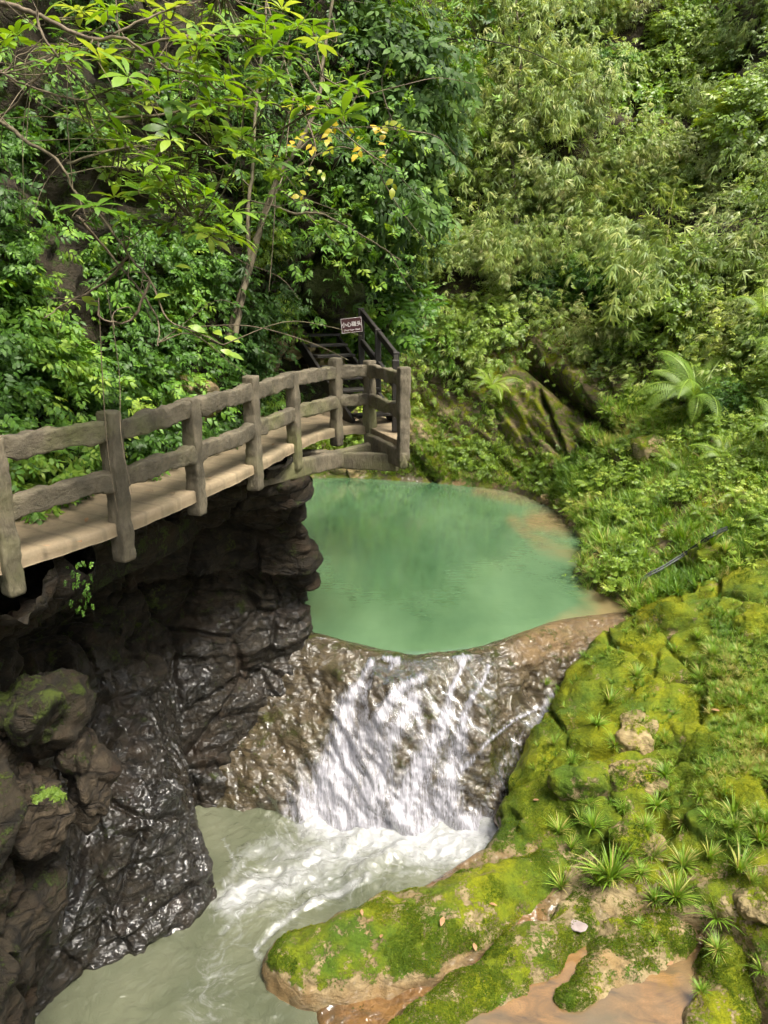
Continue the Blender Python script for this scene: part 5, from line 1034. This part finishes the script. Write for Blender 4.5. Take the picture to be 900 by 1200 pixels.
# leaning twin trunks
def px_tree(name, label, paths, dep, r0, bark, crown=None, twigs=0, group=None):
    if dep > 15:
        g_ = hit(paths[0][0][0][0], paths[0][0][0][1])[0]; dep = float(proj(np.array(g_))[2]) + .05
    b0 = Pd(paths[0][0][0][0], paths[0][0][0][1], dep); e = empty(name, b0, label, 'tree', group); nd = []; big = []; small = []
    for k, (pp, ra, rb) in enumerate(paths):
        pts = [Pd(a[0], a[1], dep + (a[2] if len(a) > 2 else 0)) for a in pp]; V, Fc, Pc = tube(pts, ra, rb, 7, 6, .004); (big if k == 0 or ra >= r0 * .9 else small).append((V, Fc)); nd.append(Pc[len(Pc) // 3:])
    nd = np.concatenate(nd)
    for k in range(twigs):
        n0 = nd[rng.integers(0, len(nd))]; d_ = rng.normal(size=3) * .35; small.append(tube([n0, n0 + d_ + rng.normal(size=3) * .1, n0 + d_ * 2 + np.array([0, 0, -.1])], .012, .004, 4, 5)[:2])
    tree_part('trunk', big, BK[bark], e)
    if small: tree_part('branches', small, BK[bark], e)
    if crown:
        mat, Ts, n, spread, sz, yd = crown; c = nd[rng.integers(0, len(nd), n)] + rng.normal(size=(n, 3)) * spread; Rm = frames(np.array([[.1, -.3, .9]]) + 0 * c, None if yd is None else np.array([yd]) + 0 * c, .5)
        o_ = leafobj('crown', many(Ts, c, Rm, rng.uniform(sz * .7, sz * 1.2, n), tint_of(c, 1., .3, .45, 3)), mat, e); o_.data.transform(Matrix.Translation(-b0))
    return e
px_tree('tree', 'pale leaning twin-trunked tree rising behind the middle of the railing', [[[(268, 395), (282, 350), (296, 300), (306, 262), (318, 228), (330, 200), (352, 168), (372, 120), (380, 60), (395, -30)], .06, .02], [[(276, 390, -.1), (286, 340, -.1), (292, 300), (290, 250), (296, 200), (300, 120), (310, 40), (312, -30)], .042, .014],
   [[(318, 240), (345, 250), (375, 250), (410, 268), (440, 285), (470, 305)], .022, .006], [[(320, 228), (350, 195), (375, 180), (400, 172), (430, 178), (455, 175)], .018, .005], [[(345, 180), (372, 158), (400, 150), (440, 150), (470, 152)], .016, .005], [[(360, 250), (375, 265), (388, 280), (398, 288)], .012, .005]], 10.6, .055, 'grey',
   (LM['under'], SPR, 400, .35, .22, None), 30)
# yellow-leaved branch
e = empty('tree_branch', Pd(380, 150, 8.6), 'thin branch with sparse yellow-green leaves hanging in front of the dark hillside', 'branch'); b0 = Vector(e.location)
lst = [tube([Pd(*a) for a in pp], .012, .003, 5, 6)[:2] for pp in ([(300, -40, 9.4), (330, 60, 9.), (345, 110, 8.8), (360, 140, 8.7), (395, 150, 8.6), (430, 148, 8.5), (466, 150, 8.4)], [(345, 110, 8.8), (338, 150, 8.7), (335, 185, 8.7)], [(395, 150, 8.6), (420, 170, 8.6), (440, 185, 8.5), (460, 198, 8.5)], [(360, 140, 8.7), (370, 175, 8.6), (360, 200, 8.6)])]
tree_part('branch', lst, BK['brown'], e)
yp = np.array([Pd(a + random.gauss(0, 4), b + random.gauss(0, 4), 8.6) for a, b in ((338, 163), (345, 165), (352, 178), (360, 170), (331, 185), (352, 203), (388, 168), (395, 160), (410, 150), (420, 158), (430, 148), (445, 150), (455, 160), (446, 188), (461, 198), (370, 228), (400, 145), (415, 162), (440, 165), (470, 150), (342, 120), (360, 135), (380, 188), (385, 155), (425, 172))])
o_ = leafobj('foliage', many([T_sprig(3, Wd=.6, seed=3, leafl=.6)], yp, frames(np.array([[0, -.6, .7]]) + 0 * yp, None, .3), rng.uniform(.12, .2, len(yp)), rng.uniform(.1, .9, len(yp))), LM['yellow'], e); o_.data.transform(Matrix.Translation(-b0))
px_tree('tree', 'dark slender tree with bare crooked boughs right of the leaning twin trunks', [[[(398, 330), (402, 270), (398, 210), (404, 150), (396, 100), (408, 50), (430, 0), (440, -40)], .09, .04], [[(404, 150), (425, 110), (440, 70), (470, 40), (510, 20)], .035, .008], [[(398, 105), (440, 92), (480, 78), (520, 52), (560, 45)], .03, .006], [[(402, 160), (440, 130), (490, 110), (530, 90)], .025, .006], [[(425, 110), (455, 125), (470, 170), (465, 215)], .02, .006]], 13.2, .09, 'dark',
   (LM['under'], SPR + FAN, 1100, .42, .24, None), 60)
px_tree('tree', 'shaded tree filling the gap between the left hillside corner and the bamboo', [[[(455, 330), (460, 270), (458, 200), (470, 140), (466, 70), (476, -30)], .08, .04], [[(460, 200), (490, 160), (520, 130), (550, 120)], .03, .008], [[(466, 100), (500, 60), (540, 35), (580, 30)], .03, .008]], 17.0, .08, 'brown',
   (LM['lush'], SPR + FAN, 1100, .65, .26, None), 50)
px_tree('tree', 'thin pale cane rising among the bamboo in the centre of the far slope', [[[(553, 330), (558, 270), (563, 215), (566, 150)], .03, .015], [[(563, 215), (575, 180), (590, 160)], .01, .005]], 21.5, .03, 'grey', (LM['olive'], FAN, 260, .5, .4, (.1, -.1, -.9)))
px_tree('tree', 'leafy tree with light olive foliage high in the centre of the picture', [[[(600, 330), (605, 250), (600, 170), (610, 90), (605, 0)], .08, .03], [[(600, 170), (640, 120), (660, 60)], .03, .01], [[(605, 200), (560, 150), (540, 90)], .03, .01]], 23., .08, 'brown', (LM['olive'], FAN + SML, 1700, .85, .42, (.1, -.2, -.8)), 20)
px_tree('tree', 'slim upright tree with thin stem on the upper right slope', [[[(792, 135), (795, 90), (793, 40), (800, -20)], .04, .02], [[(794, 90), (815, 60), (830, 30)], .012, .006]], 25.5, .04, 'grey', (LM['lush'], SPR, 350, .6, .4, None))
# hanging moss/roots round the sign rock: overhang block the sign hangs on
o_ = boulder_mesh('boulder', M_CLIFF, 91, (.6, .5, .8), .2, .95); o_.location = Pd(392, 335, 13.5); o_.rotation_euler = (0, R(12), 0); tag(o_, 'dark mossy overhanging rock that carries the red sign above the stairs', 'rock')
o_ = boulder_mesh('boulder', M_CLIFF, 92, (.6, .6, 1.0), .2, .5); o_.location = Pd(425, 250, 14.2); tag(o_, 'dark mossy rock bulge above the one that carries the red sign', 'rock')

# ------------------------------------------------------------------ light
w = bpy.data.worlds.new('World'); bpy.context.scene.world = w; w.use_nodes = True; nt = w.node_tree; nt.nodes.clear()
sky = nt.nodes.new('ShaderNodeTexSky'); sky.sky_type = 'NISHITA'; sky.sun_disc = False; bg = nt.nodes.new('ShaderNodeBackground'); wo = nt.nodes.new('ShaderNodeOutputWorld')
hsv = nt.nodes.new('ShaderNodeHueSaturation'); hsv.inputs['Saturation'].default_value = .45; nt.links.new(sky.outputs[0], hsv.inputs['Color']); hsv.inputs['Hue'].default_value = .5; wm_ = nt.nodes.new('ShaderNodeMix'); wm_.data_type = 'RGBA'; wm_.blend_type = 'MULTIPLY'; wm_.inputs['Factor'].default_value = 1; wm_.inputs[7].default_value = (1.02, 1., .95, 1); nt.links.new(hsv.outputs[0], wm_.inputs[6]); nt.links.new(wm_.outputs[2], bg.inputs[0]); nt.links.new(bg.outputs[0], wo.inputs[0]); bg.inputs[1].default_value = .15
EL, AZ = R(62), R(135)      # azimuth measured clockwise from +y: the sun stands behind the camera to the right
sky.sun_elevation = EL; sky.sun_rotation = AZ; sky.air_density = 1.; sky.dust_density = 3.; sky.ozone_density = .6
s = bpy.data.lights.new('sun', 'SUN'); s.energy = 3.3; s.angle = R(20); s.color = (1., .935, .82); so = bpy.data.objects.new('sun', s); C.objects.link(so)
sun_dir = Vector((math.sin(AZ) * math.cos(EL), math.cos(AZ) * math.cos(EL), math.sin(EL))); so.rotation_euler = sun_dir.to_track_quat('Z', 'Y').to_euler()
sc = bpy.context.scene; sc.view_settings.view_transform = 'Standard'; sc.view_settings.look = 'None'; sc.view_settings.gamma = 1; sc.view_settings.exposure = 1.36
sc.cycles.max_bounces = 4; sc.cycles.transparent_max_bounces = 6; sc.cycles.diffuse_bounces = 1; sc.cycles.glossy_bounces = 2
sc.cycles.use_adaptive_sampling = True; sc.cycles.adaptive_threshold = .05; sc.cycles.adaptive_min_samples = 12
